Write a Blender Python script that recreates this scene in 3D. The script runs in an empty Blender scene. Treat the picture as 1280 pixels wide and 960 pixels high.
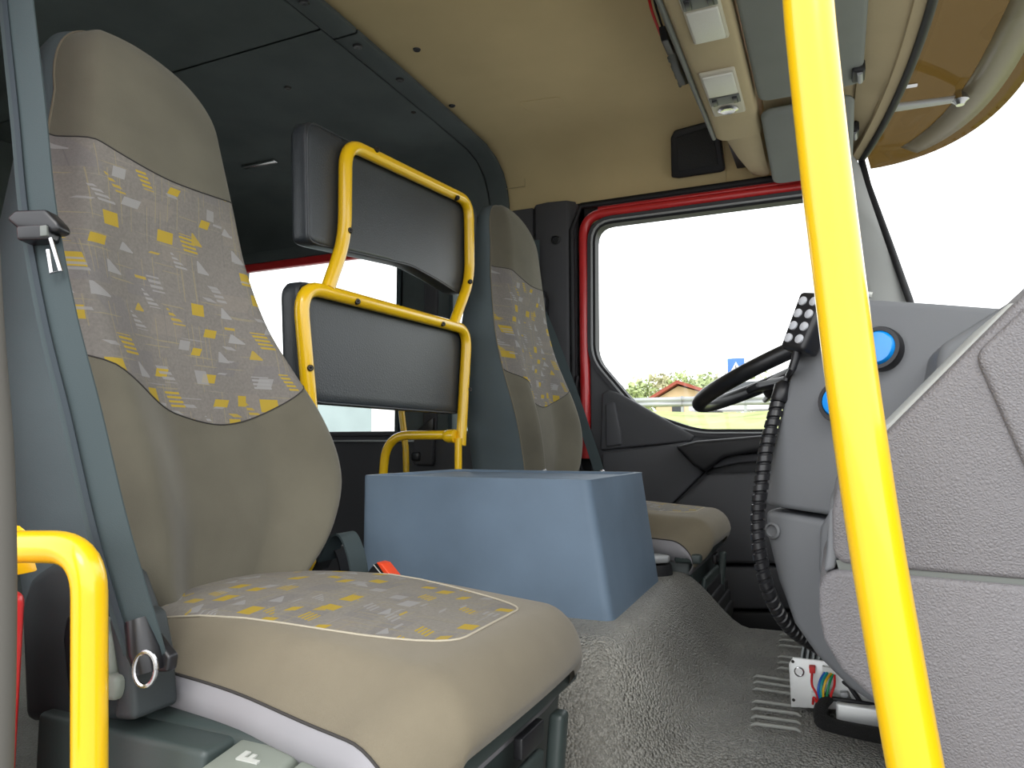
import bpy, bmesh, math, random
import numpy as np
from mathutils import Vector, Matrix
random.seed(7)
R = math.radians
scene = bpy.context.scene
C = scene.collection

# ------------------------------------------------------------------ camera, sky, light, exposure
H = 1.55                                   # eye height above the ground outside; all points below are relative to the eye
FPX = 900.0
PIT = math.atan(75 / 900); YAW = math.atan(405 / 900 * math.cos(PIT))
fw = np.array([-math.sin(YAW) * math.cos(PIT), math.cos(YAW) * math.cos(PIT), math.sin(PIT)])
rt = np.array([math.cos(YAW), math.sin(YAW), 0.0])
up = np.array([math.sin(YAW) * math.sin(PIT), -math.cos(YAW) * math.sin(PIT), math.cos(PIT)])
cam_d = bpy.data.cameras.new('camera'); cam = bpy.data.objects.new('camera', cam_d); C.objects.link(cam)
cam_d.sensor_width = 36; cam_d.lens = FPX / 1280 * 36; cam_d.clip_start = 0.02; cam_d.clip_end = 500
M = Matrix((rt, up, -fw)).transposed().to_4x4(); M.translation = (0, 0, H)
cam.matrix_world = M
scene.camera = cam

world = bpy.data.worlds.new('overcast_sky'); scene.world = world; world.use_nodes = True
bg = world.node_tree.nodes['Background']
bg.inputs['Color'].default_value = (0.95, 0.975, 1.0, 1); bg.inputs['Strength'].default_value = 1.0
sun_d = bpy.data.lights.new('sun', 'SUN'); sun = bpy.data.objects.new('sun', sun_d); C.objects.link(sun)
sun_d.energy = 0.5; sun_d.angle = R(25); sun_d.color = (1, 0.96, 0.9)
sun.rotation_euler = Vector((-0.45, 0.75, -0.75)).to_track_quat('-Z', 'Y').to_euler()
sun.location = (3, -5, 8)
vs = scene.view_settings
vs.view_transform = 'Standard'; vs.look = 'None'; vs.gamma = 1; vs.use_curve_mapping = False
vs.exposure = 1.6

# ------------------------------------------------------------------ measuring
def ray(u, v): return fw + rt * (u - 640) / FPX + up * (480 - v) / FPX
def at(u, v, x=None, y=None, z=None, t=None):
    d = ray(u, v)
    k = x / d[0] if x is not None else y / d[1] if y is not None else z / d[2] if z is not None else t
    return d * k
def onpl(u, v, n, o):
    d = ray(u, v); n = np.array(n, float)
    return d * ((np.array(o, float) @ n) / (d @ n))

# ------------------------------------------------------------------ materials
MATS = {}
def nodes_of(m):
    nt = m.node_tree; return nt, nt.nodes, nt.links, nt.nodes['Principled BSDF']
def mat(name, col, rough=.6, metal=0, bump=None, var=None, spec=.4, coat=0, weave=None, alpha=1, sheen=0):
    m = bpy.data.materials.new(name); m.use_nodes = True
    nt, N, L, b = nodes_of(m)
    b.inputs['Base Color'].default_value = (*col, 1); b.inputs['Roughness'].default_value = rough
    b.inputs['Metallic'].default_value = metal; b.inputs['Specular IOR Level'].default_value = spec
    if coat: b.inputs['Coat Weight'].default_value = coat; b.inputs['Coat Roughness'].default_value = .08
    if sheen: b.inputs['Sheen Weight'].default_value = sheen
    tc = N.new('ShaderNodeTexCoord')
    if var:
        n = N.new('ShaderNodeTexNoise'); n.inputs['Scale'].default_value = var[0]; n.inputs['Detail'].default_value = 5
        L.new(tc.outputs['Object'], n.inputs['Vector'])
        r = N.new('ShaderNodeMapRange'); r.inputs[1].default_value = .3; r.inputs[2].default_value = .7
        r.inputs[3].default_value = 1 - var[1]; r.inputs[4].default_value = 1 + var[1]
        L.new(n.outputs[0], r.inputs[0])
        mx = N.new('ShaderNodeMix'); mx.data_type = 'RGBA'; mx.blend_type = 'MULTIPLY'; mx.inputs[0].default_value = 1
        mx.inputs[6].default_value = (*col, 1); L.new(r.outputs[0], mx.inputs[7]); L.new(mx.outputs[2], b.inputs['Base Color'])
    if bump:
        kind, sc, st, dist = bump
        if kind == 'noise':
            t = N.new('ShaderNodeTexNoise'); t.inputs['Detail'].default_value = 3; o = t.outputs[0]
        else:
            t = N.new('ShaderNodeTexVoronoi'); t.feature = 'F1' if kind == 'grain' else 'DISTANCE_TO_EDGE'; o = t.outputs['Distance']
        t.inputs['Scale'].default_value = sc; L.new(tc.outputs['Object'], t.inputs['Vector'])
        bn = N.new('ShaderNodeBump'); bn.inputs['Strength'].default_value = st; bn.inputs['Distance'].default_value = dist
        if kind == 'grain': bn.invert = True
        L.new(o, bn.inputs['Height']); L.new(bn.outputs[0], b.inputs['Normal'])
    MATS[name] = m
    return m
class NG:
    """short-hand for maths nodes"""
    def __init__(s, m): s.nt, s.N, s.L, s.b = nodes_of(m)
    def f(s, op, a, b=None, c=None):
        n = s.N.new('ShaderNodeMath'); n.operation = op
        for i, v in enumerate((a, b, c)):
            if v is None: continue
            if isinstance(v, (int, float)): n.inputs[i].default_value = v
            else: s.L.new(v, n.inputs[i])
        return n.outputs[0]
    def mix(s, fac, a, b):
        n = s.N.new('ShaderNodeMix'); n.data_type = 'RGBA'
        for k, v in ((0, fac), (6, a), (7, b)):
            if isinstance(v, tuple): n.inputs[k].default_value = (*v, 1)
            elif isinstance(v, (int, float)): n.inputs[k].default_value = v
            else: s.L.new(v, n.inputs[k])
        return n.outputs[2]
def pattern_mat(name, base, ax, ay):
    """woven bus cloth: grey ground, thin tan lines, scattered yellow and pale blocks"""
    m = mat(name, base, .95, spec=.15, bump=('noise', 900, .25, .001))
    g = NG(m); tc = g.N.new('ShaderNodeTexCoord'); sp = g.N.new('ShaderNodeSeparateXYZ')
    g.L.new(tc.outputs['Object'], sp.inputs[0])
    p, q = sp.outputs[ax], sp.outputs[ay]
    col = None
    nz = g.N.new('ShaderNodeTexNoise'); nz.inputs['Scale'].default_value = 260; nz.inputs['Detail'].default_value = 4
    g.L.new(tc.outputs['Object'], nz.inputs['Vector'])
    sh = g.f('MULTIPLY_ADD', nz.outputs[0], .5, .75)
    vm = g.N.new('ShaderNodeMix'); vm.data_type = 'RGBA'; vm.blend_type = 'MULTIPLY'; vm.inputs[0].default_value = 1
    vm.inputs[6].default_value = (*base, 1); g.L.new(sh, vm.inputs[7]); col = vm.outputs[2]
    def layer(cw, ch, seed, prob, ca, cb, wmin, wmax, hmin, hmax, tri, stripes, strength):
        nonlocal col
        rowi = g.f('FLOOR', g.f('DIVIDE', q, ch))
        pp = g.f('ADD', g.f('DIVIDE', p, cw), g.f('MULTIPLY', rowi, .37))
        ci = g.f('FLOOR', pp); fx = g.f('SUBTRACT', pp, ci); fy = g.f('SUBTRACT', g.f('DIVIDE', q, ch), rowi)
        cv = g.N.new('ShaderNodeCombineXYZ'); g.L.new(ci, cv.inputs[0]); g.L.new(rowi, cv.inputs[1]); cv.inputs[2].default_value = seed
        wn = g.N.new('ShaderNodeTexWhiteNoise'); g.L.new(cv.outputs[0], wn.inputs['Vector'])
        s2 = g.N.new('ShaderNodeSeparateColor'); g.L.new(wn.outputs['Color'], s2.inputs[0])
        r, gg, bb = s2.outputs
        on = g.f('LESS_THAN', wn.outputs['Value'], prob)
        hw = g.f('MULTIPLY_ADD', r, (wmax - wmin) / 2, wmin / 2); hh = g.f('MULTIPLY_ADD', gg, (hmax - hmin) / 2, hmin / 2)
        cx = g.f('MULTIPLY_ADD', bb, .3, .35); cy = g.f('MULTIPLY_ADD', r, -.3, .65)
        dx = g.f('SUBTRACT', fx, cx); dy = g.f('SUBTRACT', fy, cy)
        dx = g.f('ADD', dx, g.f('MULTIPLY', dy, g.f('SUBTRACT', gg, .5)))
        inx = g.f('LESS_THAN', g.f('ABSOLUTE', dx), hw); iny = g.f('LESS_THAN', g.f('ABSOLUTE', dy), hh)
        k = g.f('MULTIPLY', g.f('MULTIPLY', inx, iny), on)
        if tri:
            diag = g.f('LESS_THAN', g.f('ADD', g.f('DIVIDE', dx, hw), g.f('DIVIDE', dy, hh)), .25)
            istri = g.f('GREATER_THAN', bb, .7)
            k = g.f('MULTIPLY', k, g.f('MAXIMUM', diag, g.f('SUBTRACT', 1, istri)))
        if stripes:
            st = g.f('GREATER_THAN', g.f('SINE', g.f('MULTIPLY', q, stripes)), -.1)
            isst = g.f('GREATER_THAN', gg, .62)
            k = g.f('MULTIPLY', k, g.f('MAXIMUM', st, g.f('SUBTRACT', 1, isst)))
        c = g.mix(g.f('GREATER_THAN', bb, .66), ca, cb)
        col = g.mix(g.f('MULTIPLY', k, strength), col, c)
    Y = (.33, .235, .03); W = (.235, .23, .225); T = (.25, .215, .12); G = (.135, .128, .135)
    layer(.075, .055, 3.1, .55, G, (.20, .175, .15), .5, .95, .4, .9, 0, 0, .35)
    layer(.110, .004, 9.7, .10, T, W, .3, .9, .3, .5, 0, 0, .55)
    layer(.004, .095, 5.3, .09, T, T, .3, .5, .4, .9, 0, 0, .55)
    layer(.090, .003, 4.4, .13, T, (.21, .19, .155), .3, .9, .3, .5, 0, 0, .5)
    layer(.003, .070, 8.8, .13, T, (.11, .105, .105), .3, .5, .4, .9, 0, 0, .5)
    layer(.042, .033, 1.7, .62, Y, W, .35, .8, .3, .8, 1, 1100, .95)
    layer(.055, .041, 7.9, .42, W, Y, .25, .55, .25, .6, 1, 900, .8)
    layer(.050, .010, 2.3, .14, W, Y, .3, .8, .25, .5, 0, 0, .8)
    g.L.new(col, g.b.inputs['Base Color'])
    return m
def glass_mat(name, tint=(1, 1, 1), gloss=.05):
    m = bpy.data.materials.new(name); m.use_nodes = True
    nt = m.node_tree; N = nt.nodes; L = nt.links; N.remove(N['Principled BSDF'])
    t = N.new('ShaderNodeBsdfTransparent'); t.inputs[0].default_value = (*tint, 1)
    gl = N.new('ShaderNodeBsdfGlossy'); gl.inputs['Roughness'].default_value = .02
    mx = N.new('ShaderNodeMixShader'); mx.inputs[0].default_value = gloss
    L.new(t.outputs[0], mx.inputs[1]); L.new(gl.outputs[0], mx.inputs[2]); L.new(mx.outputs[0], N['Material Output'].inputs[0])
    MATS[name] = m; return m

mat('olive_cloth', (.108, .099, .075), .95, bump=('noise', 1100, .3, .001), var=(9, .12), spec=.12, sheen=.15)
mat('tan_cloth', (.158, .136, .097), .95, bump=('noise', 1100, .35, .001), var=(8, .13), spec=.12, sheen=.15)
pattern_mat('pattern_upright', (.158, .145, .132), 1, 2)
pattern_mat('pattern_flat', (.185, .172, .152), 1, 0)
mat('side_cloth', (.075, .094, .102), .85, var=(6, .1), spec=.25, bump=('noise', 700, .15, .001))
mat('cushion_side', (.255, .248, .262), .8, var=(7, .08), spec=.25)
mat('seam_thread', (.035, .032, .03), .9)
mat('seam_pale', (.40, .36, .28), .9, bump=('noise', 800, .6, .002))
mat('dark_plastic', (.028, .034, .036), .55, bump=('noise', 500, .12, .001), spec=.45)
mat('green_plastic', (.035, .048, .046), .45, bump=('noise', 600, .1, .001), spec=.5)
mat('lever_plastic', (.19, .21, .18), .5)
mat('black_plastic', (.012, .012, .014), .35, spec=.5)
mat('black_rubber', (.010, .010, .012), .6)
mat('weatherstrip', (.09, .085, .075), .85)
mat('grey_symbol', (.42, .43, .40), .6)
mat('strap', (.040, .056, .060), .75, bump=('noise', 900, .2, .001), spec=.35)
mat('strap_stripe', (.024, .034, .042), .75)
mat('steel', (.55, .55, .56), .25, 1)
mat('screw', (.03, .027, .024), .35, .6)
mat('yellow_paint', (.78, .47, .004), .28, spec=.5, coat=.5)
mat('blue_plastic', (.128, .180, .245), .55, var=(5, .16), bump=('noise', 90, .05, .002), spec=.45)
mat('vinyl', (.026, .030, .035), .42, bump=('edge', 190, .22, .002), spec=.5, var=(6, .12))
mat('headliner', (.58, .47, .265), .95, var=(3, .08), bump=('noise', 350, .2, .001), spec=.1)
mat('trim_beige', (.46, .38, .235), .8, var=(4, .08), spec=.2)
mat('rear_lining', (.085, .100, .100), .8, var=(3, .25), bump=('noise', 240, .15, .001), spec=.25)
mat('pillar_grey', (.062, .062, .068), .7, bump=('noise', 300, .1, .001), spec=.3)
mat('door_grey', (.072, .073, .080), .6, bump=('noise', 350, .12, .001), spec=.35)
mat('door_dark', (.016, .016, .018), .5, spec=.4)
mat('red_paint', (.60, .026, .028), .3, spec=.5, coat=.3)
mat('dash_grain', (.160, .153, .160), .55, bump=('edge', 400, .55, .0025), spec=.35, var=(5, .05))
mat('dash_smooth', (.152, .158, .168), .55, spec=.4, bump=('noise', 500, .08, .001))
mat('pillar_light', (.36, .37, .36), .7, var=(3, .05))
mat('visor_grey', (.21, .225, .205), .85, bump=('noise', 300, .15, .001), var=(5, .06))
mat('floor_rubber', (.25, .245, .222), .42, bump=('grain', 255, 1.0, .006), spec=.45, var=(6, .22))
mat('tread_rubber', (.31, .315, .29), .55, bump=('edge', 220, .25, .003), spec=.4, var=(14, .14))
mat('lens', (.62, .62, .56), .35, spec=.5, bump=('edge', 260, .3, .002))
mat('lamp_frame', (.50, .47, .38), .5)
mat('switch_grey', (.13, .14, .13), .5)
mat('speaker_dark', (.030, .030, .030), .65, bump=('grain', 420, .8, .002))
mat('red_wire', (.60, .02, .02), .45)
mat('blue_wire', (.01, .10, .45), .45); mat('green_wire', (.01, .28, .10), .45); mat('yellow_wire', (.75, .48, .02), .45); mat('teal_wire', (.01, .30, .32), .45)
mat('white_plastic', (.70, .70, .68), .5)
mat('plate_aluminium', (.72, .73, .72), .42, .35)
mat('heatsink_grey', (.16, .18, .18), .45, .5)
mat('blue_lens', (.0, .26, .80), .25, spec=.6, coat=.5)
mat('key_grey', (.42, .43, .46), .5)
mat('braid', (.018, .018, .018), .6, bump=('edge', 600, 1, .003))
mat('orange_red', (.75, .07, .02), .45)
mat('visor_brown', (.20, .17, .11), .3)
mat('grass', (.30, .34, .12), .95, var=(1.2, .35)); mat('asphalt', (.34, .335, .32), .9, var=(2, .1))
mat('leaf_hazy', (.34, .40, .19), .9, var=(.8, .35)); mat('leaf_dull_hazy', (.38, .36, .22), .9, var=(.8, .3)); mat('bark', (.10, .07, .05), .9)  # both leaf colours are lightened to stand in for glare haze
mat('render_wall', (.62, .45, .30), .9); mat('roof_red', (.30, .07, .05), .8)
mat('galvanised', (.36, .37, .38), .5, .3); mat('car_white', (.75, .75, .75), .25, coat=.5); mat('car_glass', (.03, .035, .04), .1)
mat('sign_blue', (.02, .13, .50), .4); mat('sign_white', (.85, .85, .85), .5)
mat('tarp', (.33, .40, .40), .6, var=(2, .12)); mat('truck_white', (.8, .8, .8), .35)
# scuffed patch worn into the front of the near cushion cover
_g = NG(MATS['tan_cloth']); _tc = _g.N.new('ShaderNodeTexCoord'); _mp = _g.N.new('ShaderNodeMapping')
_mp.inputs['Location'].default_value = (.085, .155, -.0); _mp.inputs['Scale'].default_value = (26, 11, 0)
_g.L.new(_tc.outputs['Object'], _mp.inputs['Vector'])
_ln = _g.N.new('ShaderNodeVectorMath'); _ln.operation = 'LENGTH'; _g.L.new(_mp.outputs[0], _ln.inputs[0])
SCUFF = (_g, _mp, _ln)
glass_mat('glass', (.97, .98, .97), .04)
glass_mat('tinted_visor', (.205, .155, .072), .03)

# ------------------------------------------------------------------ mesh building
BASE = {}
def crom(xs, ys):
    xs = np.array(xs, float); ys = np.array(ys, float)
    m = np.gradient(ys, xs)
    def f(x):
        x = min(max(x, xs[0]), xs[-1]); i = min(max(int(np.searchsorted(xs, x) - 1), 0), len(xs) - 2)
        h = xs[i + 1] - xs[i]; t = (x - xs[i]) / h
        return float((2*t**3-3*t*t+1)*ys[i] + (t**3-2*t*t+t)*h*m[i] + (-2*t**3+3*t*t)*ys[i+1] + (t**3-t*t)*h*m[i+1])
    return f
def sstep(a, b, x):
    t = min(max((x - a) / (b - a), 0), 1); return t * t * (3 - 2 * t)
class MB:
    def __init__(s): s.v = []; s.f = []; s.mi = []
    def add(s, vs, fs, mi=0):
        o = len(s.v); s.v += [tuple(map(float, p)) for p in vs]
        s.f += [tuple(i + o for i in f) for f in fs]; s.mi += [mi] * len(fs); return s
    def box(s, x0, x1, y0, y1, z0, z1):
        return s.hexa([(x0,y0,z0),(x1,y0,z0),(x1,y1,z0),(x0,y1,z0),(x0,y0,z1),(x1,y0,z1),(x1,y1,z1),(x0,y1,z1)])
    def hexa(s, p):
        return s.add(p, [(0,3,2,1),(4,5,6,7),(0,1,5,4),(1,2,6,5),(2,3,7,6),(3,0,4,7)])
    def prism(s, pts, ext):
        """closed polygon of 3-D points pushed along ext"""
        n = len(pts); a = [np.array(p, float) for p in pts]; b = [p + np.array(ext, float) for p in a]
        nn = np.zeros(3)
        for i in range(n): nn += np.cross(a[i], a[(i + 1) % n])
        if nn @ np.array(ext, float) > 0: a, b = a[::-1], b[::-1]
        return s.add(a + b, [tuple(range(n)), tuple(range(2*n-1, n-1, -1))] + [(i, n+i, n+(i+1) % n, (i+1) % n) for i in range(n)])
    def tube(s, path, r, seg=14, cap=True, flat=None):
        path = [Vector(p) for p in path]; n = len(path); rr = r if hasattr(r, '__len__') else [r] * n
        T = []
        for i in range(n):
            d = (path[min(i+1, n-1)] - path[max(i-1, 0)]); T.append(d.normalized())
        ref = Vector((0, 0, 1)) if abs(T[0].z) < .9 else Vector((1, 0, 0))
        nx = T[0].cross(ref).normalized(); vs = []; fs = []
        for i in range(n):
            nx = (nx - T[i] * nx.dot(T[i])).normalized(); ny = T[i].cross(nx)
            for k in range(seg):
                a = 2 * math.pi * k / seg
                vs.append(path[i] + nx * math.cos(a) * rr[i] + ny * math.sin(a) * rr[i])
        for i in range(n - 1):
            for k in range(seg):
                k2 = (k + 1) % seg; fs.append((i*seg+k, i*seg+k2, (i+1)*seg+k2, (i+1)*seg+k))
        if cap: fs += [tuple(range(seg-1, -1, -1)), tuple(range((n-1)*seg, n*seg))]
        return s.add(vs, fs)
    def lathe(s, origin, axis, prof, seg=24):
        """prof: (distance along axis, radius)"""
        ax = Vector(axis).normalized(); ref = Vector((0, 0, 1)) if abs(ax.z) < .9 else Vector((1, 0, 0))
        e1 = ax.cross(ref).normalized(); e2 = ax.cross(e1); o = Vector(origin); vs = []; fs = []; n = len(prof)
        for d, r in prof:
            for k in range(seg):
                a = 2 * math.pi * k / seg; vs.append(o + ax * d + (e1 * math.cos(a) + e2 * math.sin(a)) * max(r, 1e-5))
        for i in range(n - 1):
            for k in range(seg):
                k2 = (k + 1) % seg; fs.append((i*seg+k, i*seg+k2, (i+1)*seg+k2, (i+1)*seg+k))
        fs += [tuple(range(seg-1, -1, -1)), tuple(range((n-1)*seg, n*seg))]
        return s.add(vs, fs)
    def grid(s, P, wrap=False):
        """P[i][j] points"""
        ni, nj = len(P), len(P[0]); vs = [p for row in P for p in row]; fs = []
        for i in range(ni - 1):
            for j in range(nj - (0 if wrap else 1)):
                j2 = (j + 1) % nj; fs.append((i*nj+j, i*nj+j2, (i+1)*nj+j2, (i+1)*nj+j))
        return s.add(vs, fs)
    def strap(s, path, wdir, w, th=.0025):
        """flat webbing along a path"""
        path = [Vector(p) for p in path]; n = len(path); P = []
        for i in range(n):
            t = (path[min(i+1, n-1)] - path[max(i-1, 0)]).normalized()
            wd = Vector(wdir[i] if isinstance(wdir, list) else wdir); wd = (wd - t * wd.dot(t)).normalized(); nn = t.cross(wd)
            P.append([path[i] - wd*w/2 - nn*th/2, path[i] + wd*w/2 - nn*th/2, path[i] + wd*w/2 + nn*th/2, path[i] - wd*w/2 + nn*th/2])
        s.grid(P, True); o = len(s.v) - 4*n
        s.f += [(o+3, o+2, o+1, o), (o+4*n-4, o+4*n-3, o+4*n-2, o+4*n-1)]; s.mi += [0, 0]; return s
    def build(s, name, material, parent=None, bevel=0, bseg=3, smooth=True, ang=40, sub=0, solid=0, weld=False):
        bm = bmesh.new(); vs = [bm.verts.new(v) for v in s.v]
        for f in s.f:
            try: bm.faces.new([vs[i] for i in f])
            except ValueError: pass
        if weld: bmesh.ops.remove_doubles(bm, verts=bm.verts, dist=1e-5)
        bmesh.ops.recalc_face_normals(bm, faces=bm.faces) if not getattr(s, 'open', False) else None
        if bevel:
            es = [e for e in bm.edges if len(e.link_faces) == 2 and e.calc_face_angle(0) > R(25)]
            bmesh.ops.bevel(bm, geom=es, offset=bevel, segments=bseg, profile=.5, affect='EDGES', clamp_overlap=True)
        me = bpy.data.meshes.new(name)
        if parent is None:
            co = np.array([v.co for v in bm.verts]); b = Vector(((co[:,0].min()+co[:,0].max())/2, (co[:,1].min()+co[:,1].max())/2, co[:,2].min()))
        else: b = BASE[parent.name]
        bmesh.ops.translate(bm, verts=bm.verts, vec=-b)
        bm.to_mesh(me); bm.free()
        if smooth:
            me.shade_smooth(); me.set_sharp_from_angle(angle=R(ang))
        me.materials.append(MATS[material] if isinstance(material, str) else material)
        o = bpy.data.objects.new(name, me); C.objects.link(o); BASE[o.name] = b
        if parent is None: o.location = (b.x, b.y, b.z + H)
        else: o.parent = parent
        if solid:
            md = o.modifiers.new('solid', 'SOLIDIFY'); md.thickness = solid; md.offset = -1
        if sub:
            md = o.modifiers.new('sub', 'SUBSURF'); md.levels = sub; md.render_levels = sub
        return o
def tag(o, label, cat, group=None, kind=None):
    o['label'] = label; o['category'] = cat
    if group: o['group'] = group
    if kind: o['kind'] = kind
    return o
def thing(name, base, label, cat, group=None, kind=None):
    o = bpy.data.objects.new(name, None); C.objects.link(o); o.empty_display_size = .1
    o.location = (base[0], base[1], base[2] + H); BASE[o.name] = Vector(base)
    return tag(o, label, cat, group, kind)
def bx(*a): return MB().box(*a)
def fillet(pts, r, seg=6):
    """round the corners of a polyline"""
    P = [Vector(p) for p in pts]; out = [P[0]]
    for i in range(1, len(P) - 1):
        a = (P[i-1] - P[i]); b = (P[i+1] - P[i]); rr = r[i] if hasattr(r, '__len__') else r
        k = min(rr, a.length * .48, b.length * .48); p0 = P[i] + a.normalized() * k; p1 = P[i] + b.normalized() * k
        for j in range(seg + 1):
            t = j / seg; out.append(p0 * (1-t)**2 + P[i] * 2*t*(1-t) + p1 * t*t)
    out.append(P[-1]); return out
def spline(pts, per=8):
    P = [Vector(p) for p in pts]; out = []
    for i in range(len(P) - 1):
        a, b, c, d = P[max(i-1, 0)], P[i], P[i+1], P[min(i+2, len(P)-1)]
        for j in range(per):
            t = j / per
            out.append(.5*((2*b) + (c-a)*t + (2*a-5*b+4*c-d)*t*t + (3*b-a-3*c+d)*t**3))
    out.append(P[-1]); return out
def rrect(x0, x1, z0, z1, r, seg=5):
    """rounded rectangle outline in 2-D"""
    out = []
    for cx, cz, a0 in ((x1-r, z1-r, 0), (x0+r, z1-r, 90), (x0+r, z0+r, 180), (x1-r, z0+r, 270)):
        for k in range(seg + 1):
            a = R(a0 + 90*k/seg); out.append((cx + r*math.cos(a), cz + r*math.sin(a)))
    return out
def copy_tree(o, parent=None, off=None):
    c = o.copy(); C.objects.link(c); c.parent = parent; BASE[c.name] = BASE[o.name] + Vector(off if off else (0, 0, 0))
    if parent is None and off: c.location = o.location + Vector(off)
    for ch in [k for k in C.objects if k.parent == o]: copy_tree(ch, c, off)
    return c

def ring(o1, o2, y0, y1, mb=None):
    """frame between two outlines (x,z) with equal point counts, from depth y0 to y1"""
    mb = mb or MB(); n = len(o1); vs = []
    for y in (y0, y1):
        for o in (o1, o2): vs += [(p[0], y, p[1]) for p in o]
    fs = []
    for i in range(n):
        j = (i + 1) % n
        fs += [(i, j, n+j, n+i), (2*n+i, 3*n+i, 3*n+j, 2*n+j), (i, 2*n+i, 2*n+j, j), (n+i, n+j, 3*n+j, 3*n+i)]
    return mb.add(vs, fs)
def offset2(o, d):
    n = len(o); out = []
    for i in range(n):
        a, b, c = np.array(o[i-1]), np.array(o[i]), np.array(o[(i+1) % n])
        t = (c - a); t = t / (np.linalg.norm(t) + 1e-9); out.append(tuple(b + d * np.array((t[1], -t[0]))))
    return out
def close_fillet(pts, r, seg=5):
    n = len(pts); P = [Vector((p[0], p[1], 0)) for p in pts]; out = []
    for i in range(n):
        a = P[i-1] - P[i]; b = P[(i+1) % n] - P[i]; rr = r[i] if hasattr(r, '__len__') else r
        k = min(rr, a.length*.45, b.length*.45); p0 = P[i] + a.normalized()*k; p1 = P[i] + b.normalized()*k
        for j in range(seg + 1):
            t = j / seg; q = p0*(1-t)**2 + P[i]*2*t*(1-t) + p1*t*t; out.append((q.x, q.y))
    return out
def band(path, w, th, nrm=(0, 1, 0)):
    P = [Vector(p) for p in path]; n = len(P); wd = []
    for i in range(n):
        t = (P[min(i+1, n-1)] - P[max(i-1, 0)]).normalized(); wd.append(tuple(Vector(nrm).cross(t)))
    return MB().strap(P, wd, w, th)
def S(o, label, cat='trim'): return tag(o, label, cat, kind='structure')

# ================================================================== THE CAB SHELL
CY = 1.38                                     # centre line of the cab
S(bx(-2.62, .42, .36, 2.42, -.66, -.585).build('floor', 'floor_rubber'), 'grey rubber covered cab floor below the seats', 'floor')

# engine tunnel: one moulded rubber hump with a lower treaded plateau in front of it
def tunnel_z(x, y):
    top = -.292 - .128 * sstep(-.335, -.195, x)
    yn0, yn1 = (.80, 1.10); yf0, yf1 = (1.68, 1.86)
    k = sstep(yn0, yn1, y + .02 * math.sin(x * 9)) * (1 - sstep(yf0, yf1, y - .10 * sstep(-.34, -.18, x)))
    return -.60 + (top + .60) * k + .004 * math.sin(9 * x + 7 * y) * k
xs = np.linspace(-1.0, .40, 90); ys = np.linspace(.74, 2.02, 90)
mb = MB().grid([[(x, y, tunnel_z(x, y)) for y in ys] for x in xs])
tun = S(mb.build('engine_tunnel', 'floor_rubber', ang=80), 'grained grey rubber hump of the engine tunnel between the seats', 'engine tunnel')
for v in (792, 799, 806, 821, 829, 837, 853, 861, 870, 886, 895, 905, 914):
    p = at(962, v, z=-.42); q = at(985 - (v-790)*.06 + 18, v + 4, z=-.42); a = at(945 - (v-790)*.05 + 30 * (v < 840), v - 2, z=-.42)
    MB().tube([(a[0], p[1], tunnel_z(a[0], p[1]) + .002), (a[0]+.006, p[1], tunnel_z(a[0]+.006, p[1]) + .005), (q[0], p[1] , tunnel_z(q[0], p[1]) + .005), (q[0]+.006, p[1], tunnel_z(q[0], p[1]) + .002)], [.0015, .0028, .0028, .0015], 8).build('rib', 'tread_rubber', tun)

# headliner: coved cross-section run along the cab
def cove(dz=0, dy=0):
    half = [(2.405, .862), (2.402, .90), (2.385, .955), (2.35, 1.005), (2.30, 1.040), (2.22, 1.060), (2.0, 1.066), (1.7, 1.069)]
    r = [(y - dy, z - dz) for y, z in half]
    return [(2*CY - y, z) for y, z in r] + [(CY, 1.07 - dz)] + r[::-1]
def liner(name, x0, x1, material, y0=0, y1=9, dz=0, dy=0, parent=None, th=.012):
    pr = [(y, z) for y, z in cove(dz, dy)]
    pr = sorted(pr, key=lambda p: p[0]); yy = [p[0] for p in pr]; lo, hi = max(y0, yy[0]), min(y1, yy[-1])
    zf = lambda y: float(np.interp(y, yy, [p[1] for p in pr]))
    sel = sorted(set([lo, hi] + [y for y in yy if lo < y < hi]))
    rim = min(.005, (x1 - x0) / 4)
    P = []
    for x, d in ((x0, th), (x0, rim*.5), (x0 + rim*.4, .001), (x0 + rim, 0), (x1 - rim, 0), (x1 - rim*.4, .001), (x1, rim*.5), (x1, th)):
        P.append([(x, y + (d if abs(y - yy[-1]) < .08 else -d if abs(y - yy[0]) < .08 else 0), zf(y) + d) for y in sel])
    mb = MB().grid(P); mb.grid([[(x0, y, zf(y) + th) for y in sel], [(x1, y, zf(y) + th) for y in sel]])
    return mb.build(name, material, parent, ang=50)
ceil = S(liner('ceiling', -1.10, -.30, 'headliner'), 'beige cloth headliner over the front seats', 'ceiling')
rear = S(liner('ceiling_rear', -2.62, -1.166, 'rear_lining', 1.405, 9, .016, .012), 'dark grey roof lining over the rear crew compartment', 'ceiling')
liner('cove_end', -.302, .06, 'headliner', 2.21, 9, 0, 0, ceil); liner('cove_end', -.302, .06, 'headliner', 0, 2*CY - 2.21, 0, 0, ceil)
liner('lining_panel', -2.62, -1.166, 'rear_lining', 0, 1.398, .016, .012, rear)
liner('edge_strip', -1.160, -1.086, 'rear_lining', 1.452, 9, .019, .014, rear)
liner('edge_strip', -1.160, -1.086, 'rear_lining', 0, 1.445, .019, .014, rear)
def plug(u, v, z, r, parent, mt='black_plastic', nm='plug'):
    p = at(u, v, z=z); MB().lathe((p[0], p[1], z + .006), (0, 0, -1), [(0, r), (.006, r), (.009, r*.8), (.0095, r*.35), (.008, .0001)], 16).build(nm, mt, parent)
for u, v, r in ((380, 3, .013), (447, 58, .013), (500, 100, .013)): plug(u, v, 1.049, r, rear)
for u, v, r in ((360, 110, .011), (517, 140, .009)): plug(u, v, 1.052, r, rear, 'screw', 'screw')
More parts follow.
